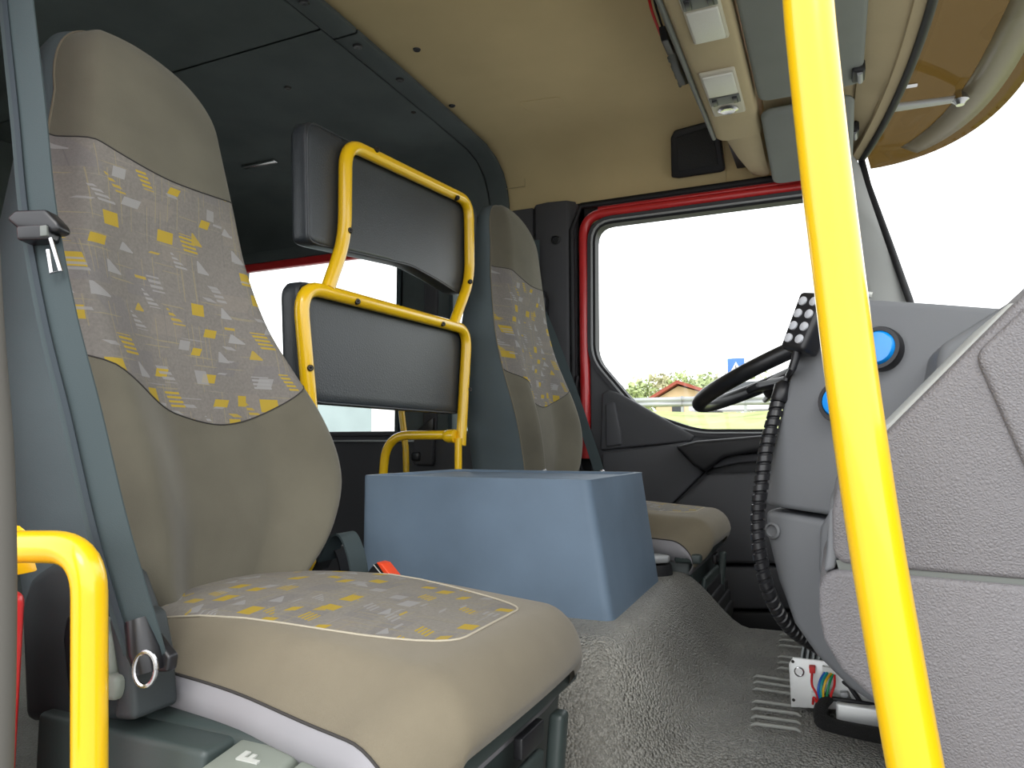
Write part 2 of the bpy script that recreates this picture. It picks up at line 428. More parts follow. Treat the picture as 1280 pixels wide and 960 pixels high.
plug(521, 62, 1.069, .011, ceil); plug(565, 132, 1.067, .011, ceil)
p = at(322, 204, z=1.05); q = at(305, 196, z=1.05)
bx(p[0]-.07, p[0]+.09, p[1]-.012, p[1]+.012, 1.040, 1.058).build('lamp_slot', 'steel', rear, .003)
# faint access flaps in the headliner
for us in (((650, 128), (700, 121), (708, 133), (660, 140)),):
    c = [at(u, v, z=1.0645) for u, v in us]
    MB().tube(fillet([*c, c[0]], .01, 4), .0012, 6).build('flap_outline', 'headliner', ceil)
c = [at(u, v, y=2.372) for u, v in ((625, 222), (656, 219), (656, 233), (626, 237))]
MB().tube([*c, c[0]], .0014, 6).build('flap_outline', 'trim_beige', ceil)

# roof skin, rear wall, near-side wall, bulkhead
S(bx(-2.68, .10, .33, 2.45, 1.10, 1.14).build('roof', 'red_paint', None, .01), 'red painted roof skin over the cab', 'roof')
S(bx(-2.68, -2.62, .36, 2.42, -.66, 1.10).build('wall_rear', 'rear_lining'), 'dark rear wall of the crew compartment', 'wall')
mb = MB()
for b in ((-2.62, -.97, .33, .37, -.66, .06), (-2.62, -.97, .33, .37, .78, 1.10), (-2.62, -2.2, .33, .37, .06, .78), (-1.3, -.97, .33, .37, .06, .78)): mb.box(*b)
S(mb.build('wall_right', 'pillar_grey', weld=False), 'dark side wall behind the patterned passenger seat', 'wall')
S(bx(.40, .44, .36, 2.42, -.66, .06).build('wall_front', 'door_dark'), 'dark bulkhead below the windscreen behind the dashboard', 'wall')
S(bx(-2.2, -1.3, .348, .352, .06, .78).build('window_4', 'glass'), 'glass of the near rear crew door behind the passenger seat', 'window')

# far side of the cab: pillars around the rear windows
wl = S(MB().box(-2.62, -.985, 2.40, 2.45, -.66, .045).build('wall_left', 'pillar_grey', None, .004), 'dark grey lower side lining under the rear crew windows', 'wall')
bx(-2.62, -.985, 2.405, 2.45, .800, 1.10).build('header_rail', 'rear_lining', wl, .004)
bx(-2.62, -.985, 2.400, 2.43, .765, .800).build('red_rail', 'red_paint', wl, .006)
bx(-2.62, -.985, 2.388, 2.46, .030, .050).build('window_sill', 'pillar_grey', wl, .006)
bx(-2.40, -1.40, 2.380, 2.40, .008, .016).build('sill_strip', 'galvanised', wl, .002)
bx(-2.62, -2.40, 2.40, 2.45, .04, .80).build('rear_post', 'rear_lining', wl, .01)
bx(-1.575, -1.555, 2.385, 2.44, .04, .775).build('window_channel', 'black_rubber', wl, .004)
bx(-1.562, -1.550, 2.372, 2.386, .04, .775).build('channel_lip', 'strap', wl, .003)
bx(-1.555, -1.315, 2.385, 2.45, .04, .80).build('middle_post', 'rear_lining', wl, .02)
bx(-1.44, -1.38, 2.372, 2.39, .04, .80).build('post_ridge', 'pillar_grey', wl, .012)
bx(-1.330, -1.312, 2.375, 2.40, .04, .79).build('post_edge', 'strap', wl, .003)
bx(-1.33, -.985, 2.384, 2.402, .715, .865).build('upper_panel', 'pillar_grey', wl, .006)
bx(-1.40, -1.37, 2.395, 2.42, .045, .30).build('red_edge', 'red_paint', wl, .004)
o = MB().prism([(x, 2.36, z) for x, z in ((-1.46, .05), (-1.385, .05), (-1.385, .098), (-1.40, .094))], (0, .03, 0)).build('lock_tab', 'black_plastic', wl, .002)
bx(-1.48, -1.395, 2.372, 2.40, -.08, .02).build('latch_plate', 'pillar_grey', wl, .01)
bx(-1.485, -1.445, 2.362, 2.39, -.065, -.03).build('latch_handle', 'black_plastic', wl, .008)
S(bx(-2.40, -1.575, 2.415, 2.42, .045, .77).build('window_1', 'glass'), 'wide glass pane of the far rear crew door', 'window')
S(bx(-1.315, -1.015, 2.415, 2.42, .045, .77).build('window_2', 'glass'), 'narrow glass pane just behind the driver seat', 'window')

# B pillar beside the driver door
bp = S(MB().prism([(x, y, -.66) for x, y in ((-.988, 2.45), (-.988, 2.40), (-.970, 2.372), (-.92, 2.362), (-.85, 2.372), (-.825, 2.40), (-.825, 2.45))], (0, 0, 1.53)).build('trim_1', 'pillar_grey', None, .006),
       'dark grey B-pillar trim between driver seat and red door frame', 'pillar trim')
p = at(695, 300, y=2.365); MB().lathe(p, (0, -1, 0), [(0, .016), (.006, .016), (.008, .013), (.004, .011), (.004, .0001)], 20).build('cover_cap', 'black_plastic', bp)
MB().tube([(-.832, 2.385, -.3), (-.836, 2.385, .76), (-.80, 2.385, .845), (.03, 2.385, .845)], .011, 10).build('door_seal', 'black_rubber', bp)
MB().tube([at(722, 470, y=2.375), at(712, 540, y=2.375), at(728, 590, y=2.375)], .006, 8).build('seal_line', 'black_rubber', bp)

# driver door
d1 = thing('door_1', (-.35, 2.40, -.58), 'dark grey driver door with red frame and large clear window', 'door', kind='structure')
ap = close_fillet([(-.752, .770), (.045, .770), (.16, .43), (.16, .045), (-.41, .048), (-.60, .115), (-.755, .30)], [.06, .03, .03, .03, .05, .06, .05])
ap = ap[::-1] if sum((ap[i][0]-ap[i-1][0])*(ap[i][1]+ap[i-1][1]) for i in range(len(ap))) < 0 else ap
ow = 1 if np.linalg.norm(np.array(offset2(ap, .01)[0])-np.array((-.35, .4))) > np.linalg.norm(np.array(ap[0])-np.array((-.35, .4))) else -1
ring(ap, offset2(ap, ow*.010), 2.395, 2.44).build('window_seal', 'black_rubber', d1, ang=30)
ring(offset2(ap, ow*.009), offset2(ap, ow*.014), 2.385, 2.44).build('seal_lip', 'galvanised', d1, ang=30)
ring(offset2(ap, ow*.014), offset2(ap, ow*.027), 2.388, 2.44).build('inner_frame', 'pillar_grey', d1, ang=30)
redp = fillet([(-.795, 2.405, -.05), (-.797, 2.405, .813), (.03, 2.405, .813)], .075, 8)
MB().tube(redp, .0185, 14).build('red_frame', 'red_paint', d1)
MB().tube([(x, 2.402, z+.016) for x, y, z in ((-.74, 0, .813), (-.4, 0, .813), (.03, 0, .813))], .011, 10).build('red_lip', 'red_paint', d1)
bx(-.80, .06, 2.42, 2.46, .79, .88).build('door_top', 'door_dark', d1)
mb = MB(); mb.add([(p[0], 2.418, p[1]) for p in ap], [tuple(range(len(ap)))]); mb.build('window_pane', 'glass', d1)
def poly(pts, y, th, name, m, parent, bev=.006, **k):
    return MB().prism([at(u, v, y=y) for u, v in pts], (0, th, 0)).build(name, m, parent, bev, **k)
bx(-.845, -.76, 2.432, 2.46, -.62, .88).build('gap_filler', 'door_dark', d1)  # dark filler added to block sky showing between pillar and red frame
bx(-.845, .06, 2.432, 2.46, .785, .90).build('top_channel', 'door_dark', d1)
# door card under the window line
low = [(-.775, -.62), (-.775, .295), (-.765, .31), (-.615, .098), (-.42, .030), (.19, .028), (.19, -.62)]
MB().prism([(x, 2.395, z) for x, z in low], (0, .05, 0)).build('door_card', 'door_grey', d1, .004)
poly([(752, 491), (762, 487), (775, 492), (868, 545), (862, 552), (750, 563)], 2.375, .03, 'corner_panel', 'door_grey', d1, .008)
poly([(756, 505), (768, 502), (776, 540), (777, 556), (757, 559)], 2.366, .015, 'corner_ridge', 'door_grey', d1, .007)
poly([(752, 566), (862, 552), (858, 566), (880, 590), (830, 640), (810, 655), (752, 640)], 2.36, .05, 'card_panel', 'door_grey', d1, .008)
poly([(843, 558), (870, 551), (990, 541), (990, 556), (905, 572), (880, 590), (866, 582)], 2.30, .09, 'armrest', 'door_dark', d1, .012)
poly([(880, 592), (905, 574), (990, 560), (990, 592), (892, 596)], 2.37, .03, 'pull_recess', 'door_dark', d1, .006)
poly([(888, 578), (920, 568), (990, 566), (990, 575), (922, 579), (890, 586)], 2.34, .03, 'pull_handle', 'pillar_grey', d1, .006)
poly([(884, 593), (990, 590), (990, 705), (880, 705), (820, 660), (826, 648)], 2.31, .10, 'map_pocket', 'door_grey', d1, .014)
poly([(880, 709), (990, 709), (990, 762), (900, 762)], 2.32, .09, 'lower_panel', 'door_grey', d1, .010)
poly([(890, 765), (990, 765), (990, 830), (900, 830)], 2.325, .09, 'kick_panel', 'door_dark', d1, .010)

# windscreen: curved header, black seal, glass, A pillar
def hx(y): return .2 - .104 * ((y - CY) / .99) ** 2
yy = np.linspace(2*CY - 2.37, 2.37, 33)
mb = MB().grid([[(.075 - .02*((y-CY)/.99)**2, y, .93), (.082 - .02*((y-CY)/.99)**2, y, .885), (hx(y)*.55+.04, y, .872), (hx(y)-.03, y, .868), (hx(y)-.028, y, .862), (hx(y), y, .858), (hx(y)+.01, y, .90), (hx(y)-.02, y, 1.10)] for y in yy])
t2 = S(mb.build('trim_2', 'trim_beige', ang=35), 'beige header trim along the top of the windscreen', 'header trim')
bx(-.145, .10, .45, 2.33, .892, .905).build('header_panel', 'trim_beige', t2, .003)
apl = [at(1075, 205, y=2.36), at(1085, 232, y=2.345), at(1112, 305, y=2.32), at(1137, 375, y=2.30), at(1190, 560, y=2.28)]
sp = [(hx(y) + .004, y, .857) for y in yy] + [tuple(p) for p in apl[1:]]
ws = S(MB().grid([[tuple(np.array((hx(y) + .008, y, .86)) * (1-k) + np.array((hx(y) * .9 + .145, CY + (y - CY) * .985, .10)) * k) for k in np.linspace(0, 1, 5)] for y in yy]).build('window_3', 'glass', ang=60), 'large curved windscreen glass above the dashboard', 'windscreen')
MB().tube(sp, .010, 10).build('windscreen_seal', 'black_rubber', ws)
mb = MB().grid([[at(u0, v, y=2.33), at((u0+u1)/2 - 6, v, y=2.30), at(u1 - 3, v, y=2.315), at(u1, v, y=2.36), at(u0, v, y=2.44)] for u0, u1, v in ((1035, 1066, 190), (1037, 1076, 210), (1041, 1088, 245), (1050, 1110, 305), (1062, 1134, 372), (1085, 1190, 540))], True)
S(mb.build('trim_3', 'pillar_light', ang=60), 'pale grey A-pillar trim beside the windscreen', 'pillar trim')

# ================================================================== SEATS
TH = R(13); UPV = np.array((-math.sin(TH), 0, math.cos(TH))); NRM = np.array((math.cos(TH), 0, math.sin(TH))); BO = np.array((-.74, 0, -.2))
LT = [-.05, 0, .04, .09, .16, .255, .32, .38, .48, .60]
ynf = crom([-.06, -.018, .007, .093, .20, .274, .345, .405, .526, .63, .70], [.635, .605, .578, .555, .540, .533, .533, .537, .560, .580, .596])
yff = crom([-.06, -.03, 0, .038, .084, .134, .17, .245, .315, .375, .477, .601, .70], [.79, .83, .868, .918, .962, .990, .994, .977, .942, .912, .888, .873, .860])
bpf = crom(LT, [.02, .04, .05, .052, .052, .042, .03, .02, .008, .0])
dpf = crom([-.05, .14, .34, .5, .65, .85], [.16, .16, .14, .10, .06, .035])
LTOP = .836; LS = .70
def bcw(L):
    """centre and half width of the cover at height L"""
    a, b = ynf(min(L, LS)), yff(min(L, LS)); c, w = (a + b) / 2, (b - a) / 2
    if L > LS:
        k = min(1, (L - LS) / (LTOP - LS)); c -= .026 * k * k; w *= max(0, 1 - k ** 2.0) ** .5
    return c, w
def bw(L): return bcw(L)[1]
def bpt(s, L, back=0.0, grow=0.0):
    """s across -1..1 (near..far), L up the backrest, back = depth behind the cover"""
    cy, w = bcw(L); w += grow; a = abs(s)
    h = bpf(L) * sstep(.30, .80, a) - .042 * sstep(.72, 1.0, a) ** 1.5
    if L > .45: h += .022 * (1 - a*a) * sstep(.45, .62, L)
    if L > LS:
        k = max(0, 1 - ((L - LS) / (LTOP - LS)) ** 2) ** .5; h = h * k - .050 * (1 - k)
    p = BO + UPV * L + NRM * (h - back); p[1] = cy + s * w; return p
L_head = lambda s: .584 + (.044 if s < 0 else .020) * abs(s) ** 1.8
L_low = lambda s: .233 + (.095 if s < 0 else .085) * abs(s) ** 1.7
def make_seat(name, label, cat, group, sfx=''):
    t = thing(name, (-.50, .71, -.585), label, cat, group)
    ss = np.linspace(-1, 1, 45)
    # backrest shell: sides and back, the covers are laid on its front
    rows = [*np.linspace(-.05, LS, 38), *[LS + (LTOP - LS) * math.sin(k * math.pi / 2) for k in np.linspace(.06, 1, 18)]]
    P = []
    for L in rows:
        D = dpf(L); r = []
        for fr, g in ((0, 0), (.12, .006), (.35, .012), (.7, .010), (.92, 0), (1, -.02)): r.append(bpt(-1, L, -.042*0 + fr*D, g*min(1, bw(L)/.05)))
        for s in (-.5, 0, .5): r.append(bpt(s, L, D + .02 + bpf(L)*sstep(.30, .80, abs(s))))
        for fr, g in ((1, -.02), (.92, 0), (.7, .010), (.35, .012), (.12, .006), (0, 0)): r.append(bpt(1, L, fr*D, g*min(1, bw(L)/.05)))
        P.append(r)
    mbk = MB().grid(P); mbk.open = False
    back = mbk.build('backrest', 'side_cloth', t, ang=70)
    def zone(f0, f1, n, name, m, top=False):
        P = []
        for k in range(n + 1):
            q = k / n; q = math.sin(q * math.pi / 2) if top else q
            P.append([bpt(s, f0(s) * (1-q) + f1(s) * q) for s in ss])
        return MB().grid(P).build(name, m, back, ang=80)
    zone(L_head, lambda s: LTOP, 30, 'headrest_cover', 'olive_cloth', True)
    zone(L_low, L_head, 26, 'patterned_panel', 'pattern_upright')
    zone(lambda s: -.05, L_low, 26, 'lower_cover', 'olive_cloth')
    for f in (L_head, L_low):
        MB().tube([bpt(s, f(s), -.0004) for s in ss], .0010, 6).build('seam', 'seam_thread', back)
    for s in (-1, 1):
        MB().tube([bpt(s, L, -.0005) for L in rows[:-1]], .0016, 6).build('edge_piping', 'tan_cloth', back)
    # cushion
    X0 = -.762
    ync = crom([-.762, -.64, -.49, -.37, -.30, -.26], [.575, .545, .527, .508, .496, .500]); yfc = crom([-.762, -.60, -.50, -.39, -.32, -.26], [.885, .912, .915, .900, .880, .860])
    def cpt(s, a, dz=0, inset=0):
        """a: run along the cushion from the back, past .50 it turns down over the front edge"""
        xa = X0 + min(a, .50); cy = (ync(xa) + yfc(xa)) / 2; w = (yfc(xa) - ync(xa)) / 2 - inset; k = abs(s)
        z = -.192 + .012 * (1 - k*k) - .044 * sstep(.70, 1.0, k) ** 1.4 + .006 * math.sin(a * 11)
        x = X0 + min(a, .422)
        if a > .422:
            ph = (a - .422) / .055; ph = min(ph, 1.9)
            x = X0 + .422 + .055 * math.sin(min(ph, math.pi/2)) - .03 * max(0, ph - math.pi/2); z -= .055 * (1 - math.cos(min(ph, math.pi/2))) + .05 * max(0, ph - math.pi/2)
        x += .018 * (1 - s*s) * sstep(.25, .42, a) - .035 * sstep(.80, 1, k) * sstep(.18, .48, a)
        return np.array((x, cy + s * w, z - dz))
    Ap = lambda s: max(.0, .412 - .29 * (max(0, abs(s) - .3) / .48) ** 2.4)
    rows = [*np.linspace(0, .42, 24), *np.linspace(.43, .525, 10)]
    P = []
    for a in rows:
        kz = 1 - .8 * sstep(.43, .50, a); P.append([cpt(-1, a, dz*kz, i) for dz, i in ((0, 0), (.012, -.005), (.028, -.004), (.046, .010), (.060, .035), (.064, .08))] + [cpt(1, a, dz*kz, i) for dz, i in ((.064, .08), (.060, .035), (.046, .010), (.028, -.004), (.012, -.005), (0, 0))])
    cush = MB().grid(P).build('cushion', 'cushion_side', t, ang=80)
    def czone(f0, f1, n, nm, m):
        return MB().grid([[cpt(s, f0(s)*(1-k/n) + f1(s)*k/n) for s in ss] for k in range(n + 1)]).build(nm, m, cush, ang=80)
    czone(lambda s: 0, Ap, 16, 'patterned_insert', 'pattern_flat')
    czone(Ap, lambda s: .527, 34, 'cushion_cover', 'tan_cloth')
    MB().tube([cpt(s, Ap(s), -.0005) for s in ss[3:-3]], .0013, 6).build('seam', 'seam_pale', cush)
    for s in (-1, 1): MB().tube([cpt(s, a, -.0005) for a in rows], .0014, 6).build('edge_piping', 'seam_thread', cush)
    # seat base: pedestal, front fascia with recess and rib
    base = MB().prism([(-.72, .52, z) if i == 0 else (x, .52, z) for i, (x, z) in enumerate(((-.72, -.585), (-.352, -.585), (-.324, -.31), (-.324, -.262), (-.72, -.262)))], (0, .355, 0)).build('seat_base', 'green_plastic', t, .012)
    MB().prism([(-.334, .56, -.57), (-.312, .56, -.33), (-.312, .76, -.33), (-.334, .76, -.57)], (.012, 0, 0)).build('fascia_panel', 'green_plastic', base, .006)
    MB().prism([(-.324, .775, -.55), (-.304, .775, -.30), (-.304, .80, -.30), (-.324, .80, -.55)], (.018, 0, 0)).build('fascia_rib', 'green_plastic', base, .006)
    bx(-.362, -.302, .50, .875, -.292, -.270).build('fascia_lip', 'green_plastic', base, .006)
    MB().box(-.308, -.298, .69, .75, -.318, -.296).build('fascia_slot', 'black_plastic', base, .002)
    return t
seat = make_seat('passenger_seat', 'large high-backed passenger seat in olive cloth with patterned panel, nearest the camera', 'seat', 'cab seats')
_g, _mp, _ln = SCUFF
_n = _g.N.new('ShaderNodeTexNoise'); _n.inputs['Scale'].default_value = 130; _g.L.new(_mp.inputs['Vector'].links[0].from_socket, _n.inputs['Vector'])
_k = _g.f('LESS_THAN', _g.f('ADD', _ln.outputs['Value'], _g.f('MULTIPLY', _n.outputs[0], 1.5)), 1.35)
_src = _g.b.inputs['Base Color'].links[0].from_socket
_g.L.new(_g.mix(_g.f('MULTIPLY', _k, .45), _src, (.05, .05, .052)), _g.b.inputs['Base Color'])
# controls on the near side of the passenger seat
rc = MB().prism([at(u, v, y=.50) for u, v in ((28, 905), (22, 760), (34, 722), (62, 703), (105, 698), (135, 720), (150, 765), (165, 870), (165, 905))], (0, .05, 0)).build('recliner_cover', 'dark_plastic', seat, .012)
MB().prism([at(u, v, y=.492) for u, v in ((76, 800), (80, 772), (92, 760), (120, 768), (132, 785), (138, 850), (140, 868), (84, 878))], (0, .02, 0)).build('lever_recess', 'black_plastic', rc, .006)
MB().prism([at(u, v, y=.478) for u, v in ((84, 845), (90, 780), (100, 770), (128, 775), (139, 800), (142, 848))], (0, .018, 0)).build('recliner_lever', 'lever_plastic', rc, .006)
MB().prism([at(u, v, y=.470) for u, v in ((86, 842), (145, 846), (147, 860), (142, 878), (86, 872))], (0, .024, 0)).build('lever_grip', 'lever_plastic', rc, .005)
MB().prism([at(u, v, y=.478) for u, v in ((133, 772), (143, 767), (154, 775), (164, 830), (168, 902), (140, 900), (146, 850))], (0, .05, 0)).build('side_bracket', 'dark_plastic', seat, .006)
bx(-.74, -.512, .486, .545, -.585, -.268).build('side_rail', 'green_plastic', seat, .006)
bx(-.645, -.50, .545, .58, -.585, -.272).build('rail_step', 'green_plastic', seat, .005)
for i, (xa, xb) in enumerate(((-.508, -.436), (-.430, -.355))):
    b = MB().prism([(xa, y, z) for y, z in ((.466, -.34), (.464, -.290), (.474, -.276), (.540, -.266), (.540, -.34))], (xb - xa, 0, 0)).build('adjuster_button', 'lever_plastic', seat, .006)
    c = np.array(((xa + xb) / 2, .498, -.2722)); m2 = MB()
    for k in ((-.012, .012, -.004, .000), (-.012, -.006, .0, .008), (-.002, .003, .0, .006)) if i == 0 else ((-.010, .012, -.001, .002),):
        m2.hexa([(c[0] + x, c[1] + y, c[2] + y*.15 + d) for d in (0, .0016) for x, y in ((k[0], k[2]), (k[1], k[2]), (k[1], k[3]), (k[0], k[3]))])
    m2.build('button_symbol', 'grey_symbol', b)

driver = copy_tree(seat, None, (-.012, 1.190, .075))
_b = BASE[driver.name]; driver.name = 'driver_seat'; BASE['driver_seat'] = _b; driver['label'] = 'far driver seat behind the yellow tube frame, next to the red-framed window'
for n in ('adjuster_button', 'rail_step', 'recliner_cover', 'side_bracket', 'side_rail'):   # the driver seat hides these behind the tunnel
    for ch in [k for k in C.objects if k.parent == driver and k.name.split('.')[0] == n]:
        for g in [q for q in C.objects if q.parent == ch]: bpy.data.objects.remove(g)
        bpy.data.objects.remove(ch)
for ch in [k for k in C.objects if k.parent == driver and k.name.split('.')[0] in ('cushion', 'seat_base')]: ch.location = (.030, -.025, -.052)
for ch in [k for k in C.objects if k.parent == driver and k.name.split('.')[0] == 'backrest']:    # set a little more upright
    _p = Vector((-.24, 0, .385)); _r = Matrix.Rotation(R(7), 3, 'Y'); ch.rotation_euler = (0, R(7), 0); ch.location = _p - _r @ _p
for k in range(4):
    bx(-.44 + k*.0, -.282 + k*.006, 1.735, 2.03, -.355 - k*.028 - .012, -.335 - k*.028 + .006).build('bellows_fold', 'black_rubber', driver, .006)

# ------------------------------------------------------------------ passenger belt, buckle
sb = thing('seat_belt', (-.64, .50, -.25), 'blue-grey belt webbing hanging across the near passenger seat', 'seat belt', 'seat belts')
bp_ = [at(u, v, y=y) for u, v, y in ((8, -120, .50), (22, 20, .485), (35, 140, .475), (48, 270, .47), (72, 400, .468), (102, 520, .468), (132, 650, .47), (160, 750, .475), (176, 800, .48), (186, 836, .488))]
BP = spline(bp_, 6); wd = [tuple(rt*.86 + np.array((0, -.15, 0)))] * len(BP)
st_ = MB().strap(BP, wd, .043, .002).build('webbing', 'strap', sb)
for off in (-.012, .012):
    nrm = -fw
    MB().strap([p + Vector(rt*off) + Vector(nrm*.0018) for p in BP], wd, .006, .001).build('woven_stripe', 'strap_stripe', st_)
c = at(50, 282, y=.462)
E1 = np.array(rt); E3 = np.array((0, 0, 1.)); E2 = np.cross(E3, E1)
def loc(c, a, b, d): return c + E1*a + E2*d + E3*b       # right, up, away
mb = MB().prism([loc(c, a, b, -.012) for a, b in ((-.028, .004), (-.020, .013), (.012, .014), (.026, .0), (.028, -.008), (.020, -.010), (-.016, -.006))], E2*.022)
tg = mb.build('latch_tongue', 'black_plastic', sb, .004)
MB().prism([loc(c, a, b, -.014) for a, b in ((-.016, -.004), (.017, -.002), (.018, -.018), (-.014, -.019))], E2*.024).build('tongue_body', 'black_plastic', tg, .003)
MB().prism([loc(c, a, b, -.016) for a, b in ((.010, -.005), (.017, -.004), (.018, -.015), (.011, -.016))], E2*.004).build('tongue_badge', 'switch_grey', tg, .001)
MB().tube([loc(c, a, b, -.010) for a, b in ((.018, -.016), (.030, -.050), (.021, -.052), (.016, -.028))], .0022, 8).build('tongue_blade', 'steel', tg)
e = at(182, 822, y=.482)
MB().tube([e + np.array((-.010, 0, .034)), e + np.array((0, 0, .006)), e + np.array((.006, 0, -.012))], [.013, .016, .012], 12).build('anchor_sleeve', 'black_plastic', sb)
_c = Vector(e) + Vector((.012, -.010, -.006)); _a = Vector((.8, .1, .5)).normalized(); _b = Vector((0, 0, 1)).cross(Vector((.35, -.9, .1))).normalized()
MB().tube([_c + Vector((0, 0, 1))*.015*math.sin(q) + _b*.010*math.cos(q) for q in np.linspace(0, 2*math.pi, 22)], .0022, 8, cap=False).build('anchor_ring', 'steel', sb)
MB().prism([e + np.array(q) for q in ((-.022, .005, -.018), (.022, .005, -.012), (.024, .005, .002), (.0, .005, .02), (-.02, .005, .02))], (0, .012, 0)).build('anchor_plate', 'black_plastic', sb, .003)
bk = thing('belt_buckle', (-.63, .99, -.30), 'black belt buckle with red release button by the blue box', 'belt buckle')
q = [at(u, v, y=1.0) for u, v in ((452, 733), (453, 722), (468, 704), (474, 706), (491, 726), (490, 742), (455, 742))]
MB().prism(q, (.0, .03, 0)).build('buckle_body', 'black_plastic', bk, .003)
MB().prism([at(u, v, y=.997) for u, v in ((470, 703), (477, 705), (492, 724), (486, 727))], (0, .026, 0)).build('release_button', 'orange_red', bk, .0015)
MB().tube([at(467, 706, y=.997), at(487, 730, y=.997)], .0009, 6).build('buckle_edge', 'grey_symbol', bk)
p0 = at(470, 735, y=1.015); MB().tube([p0, p0 + np.array((-.02, 0, -.09)), p0 + np.array((-.05, .02, -.25))], .009, 8).build('buckle_stalk', 'black_plastic', bk)
lp = thing('belt_loop', (-.68, .985, -.30), 'dark loop of belt webbing between passenger backrest and blue box', 'belt strap')
MB().strap(spline([at(u, v, y=.985) for u, v in ((408, 700), (422, 672), (434, 668), (444, 690), (449, 716), (450, 745), (448, 790))], 6), (0, 1, 0), .045, .003).build('webbing', 'strap', lp)
MB().strap(spline([at(u, v, y=1.012) for u, v in ((400, 712), (412, 690), (424, 684), (432, 700), (438, 740), (438, 790))], 6), (0, 1, 0), .04, .003).build('webbing_fold', 'black_rubber', lp)

# driver belt on the B pillar
db = thing('seat_belt', (-.80, 2.34, -.10), 'grey belt webbing running down the pillar beside the far driver seat', 'seat belt', 'seat belts')
P = [at(u, v, y=2.32) for u, v in ((676, 388), (697, 440), (719, 500), (750, 592), (764, 640))]
MB().strap(spline(P, 5), tuple(rt), .034, .002).build('webbing', 'strap', db)
MB().strap(spline([at(u, v, y=2.345) for u, v in ((671, 300), (671, 340), (672, 390))], 4), tuple(rt), .02, .002).build('upper_webbing', 'strap', db)
poly([(664, 366), (676, 360), (681, 372), (680, 392), (672, 400), (666, 388)], 2.31, .05, 'belt_guide', 'black_plastic', db, .006)

# ================================================================== BLUE BOX, TUBE FRAME
bo = thing('storage_box', (-.60, 1.38, -.292), 'blue moulded plastic storage box on the engine tunnel between the seats', 'storage box')
XR = -.860; zt = -.0615; zb = -.296
outer_b = [(XR, 1.19), (-.350, 1.19), (-.350, 1.55), (XR, 1.55)]; outer_t = [(XR, 1.19), (-.388, 1.19), (-.388, 1.57), (XR, 1.57)]
mb = MB()
def rc(pts, z): return [(x, y, z) for x, y in close_fillet(pts, .018, 5)]
inn = [(XR+.012, 1.202), (-.40, 1.202), (-.40, 1.558), (XR+.012, 1.558)]
loops = [rc(outer_b, zb), rc(outer_b, zb + .002), rc(outer_t, zt - .004), rc([(x*.998, y) for x, y in outer_t], zt), rc(inn, zt), rc(inn, -.20)]
n = len(loops[0]); mb.grid(loops, True); mb.f.append(tuple(range(n))[::-1]); mb.f.append(tuple(range(5*n, 6*n))); mb.mi += [0, 0]
mb.build('box_body', 'blue_plastic', bo, ang=35)
bx(XR + .012, -.402, 1.203, 1.557, -.078, -.0665).build('box_lid', 'blue_plastic', bo, .002)
for x in (-.48, -.62): MB().lathe((x, 1.564, zt), (0, 0, 1), [(0, .006), (.002, .006), (.004, .003), (.004, .0001)], 12).build('screw', 'steel', bo)

fr = thing('backrest_frame', (-.875, 1.36, -.30), 'yellow tube frame with two black padded backrests behind the blue box', 'seat frame')
RT = .0135
def X(u, v, x): return at(u, v, x=x)
xu = -.862; xl = -.872
up_ = [X(410, 358, xl), X(426, 310, xu), X(431, 285, xu), X(433, 182, xu), X(447, 176, xu), X(588, 258, xu), X(588, 345, xu), X(583, 368, xu), X(566, 405, xl)]
upper = fillet([X(410, 360, xl), X(431, 300, xu), X(432, 178, xu), X(586, 252, xu), X(587, 350, xu), X(567, 405, xl)], [0, .05, .05, .05, .05, 0], 7)
MB().tube(upper, RT, 16).build('upper_tube', 'yellow_paint', fr)
lower = fillet([X(392, 560, xl), X(374, 356, xl), X(584, 412, xl), X(576, 557, xl)], [0, .06, .055, 0], 7)
MB().tube(lower, RT, 16).build('lower_tube', 'yellow_paint', fr)
pb = X(573, 548, xl)
MB().tube([pb, (pb[0], pb[1], -.34)], .0095, 14).build('post', 'yellow_paint', fr)
pl_ = X(392, 540, xl); MB().tube([pl_, (pl_[0], pl_[1], -.34)], .0095, 14).build('post', 'yellow_paint', fr)
ya = pb[1] - .005
arm = fillet([(pb[0] - .012, ya, .023), (-1.085, ya, .023), (-1.115, ya, -.34)], [0, .07, 0], 8)
MB().tube(arm, .0118, 14).build('armrest_tube', 'yellow_paint', fr)
MB().lathe((pb[0] - .012, ya, .020), (-1, 0, 0), [(-.004, .017), (.014, .017), (.024, .0135), (.026, .011)], 16).build('joint_collar', 'yellow_paint', fr)
def pad(pts2, x0, th, name):
    o2 = close_fillet(pts2, .03, 5); n = len(o2); cy_ = sum(p[0] for p in o2)/n; cz_ = sum(p[1] for p in o2)/n
    def lp(sc, x): return [(x, cy_ + (y - cy_)*(1 - sc/.30), cz_ + (z - cz_)*(1 - sc/.13)) for y, z in o2]
    L = [lp(.012, x0), lp(.003, x0 - .003), lp(0, x0 - .010), lp(0, x0 - th + .012), lp(.004, x0 - th + .004), lp(.016, x0 - th)]
    mb = MB().grid(L, True); mb.open = False
    for q, x in ((L[0], x0), (L[5], x0 - th)):
        mb.grid([[(x + .0*k, cy_ + (p[1]-cy_)*k, cz_ + (p[2]-cz_)*k) for p in q] for k in (1, .85, .6, .3, 0)], True)
    pd = mb.build(name, 'vinyl', fr, ang=50, weld=True)
    MB().tube([*L[1], L[1][0]], .0022, 6).build('pad_piping', 'vinyl', pd); return pd
def yz(u, v, x): p = at(u, v, x=x); return (p[1], p[2])
xp = -.877
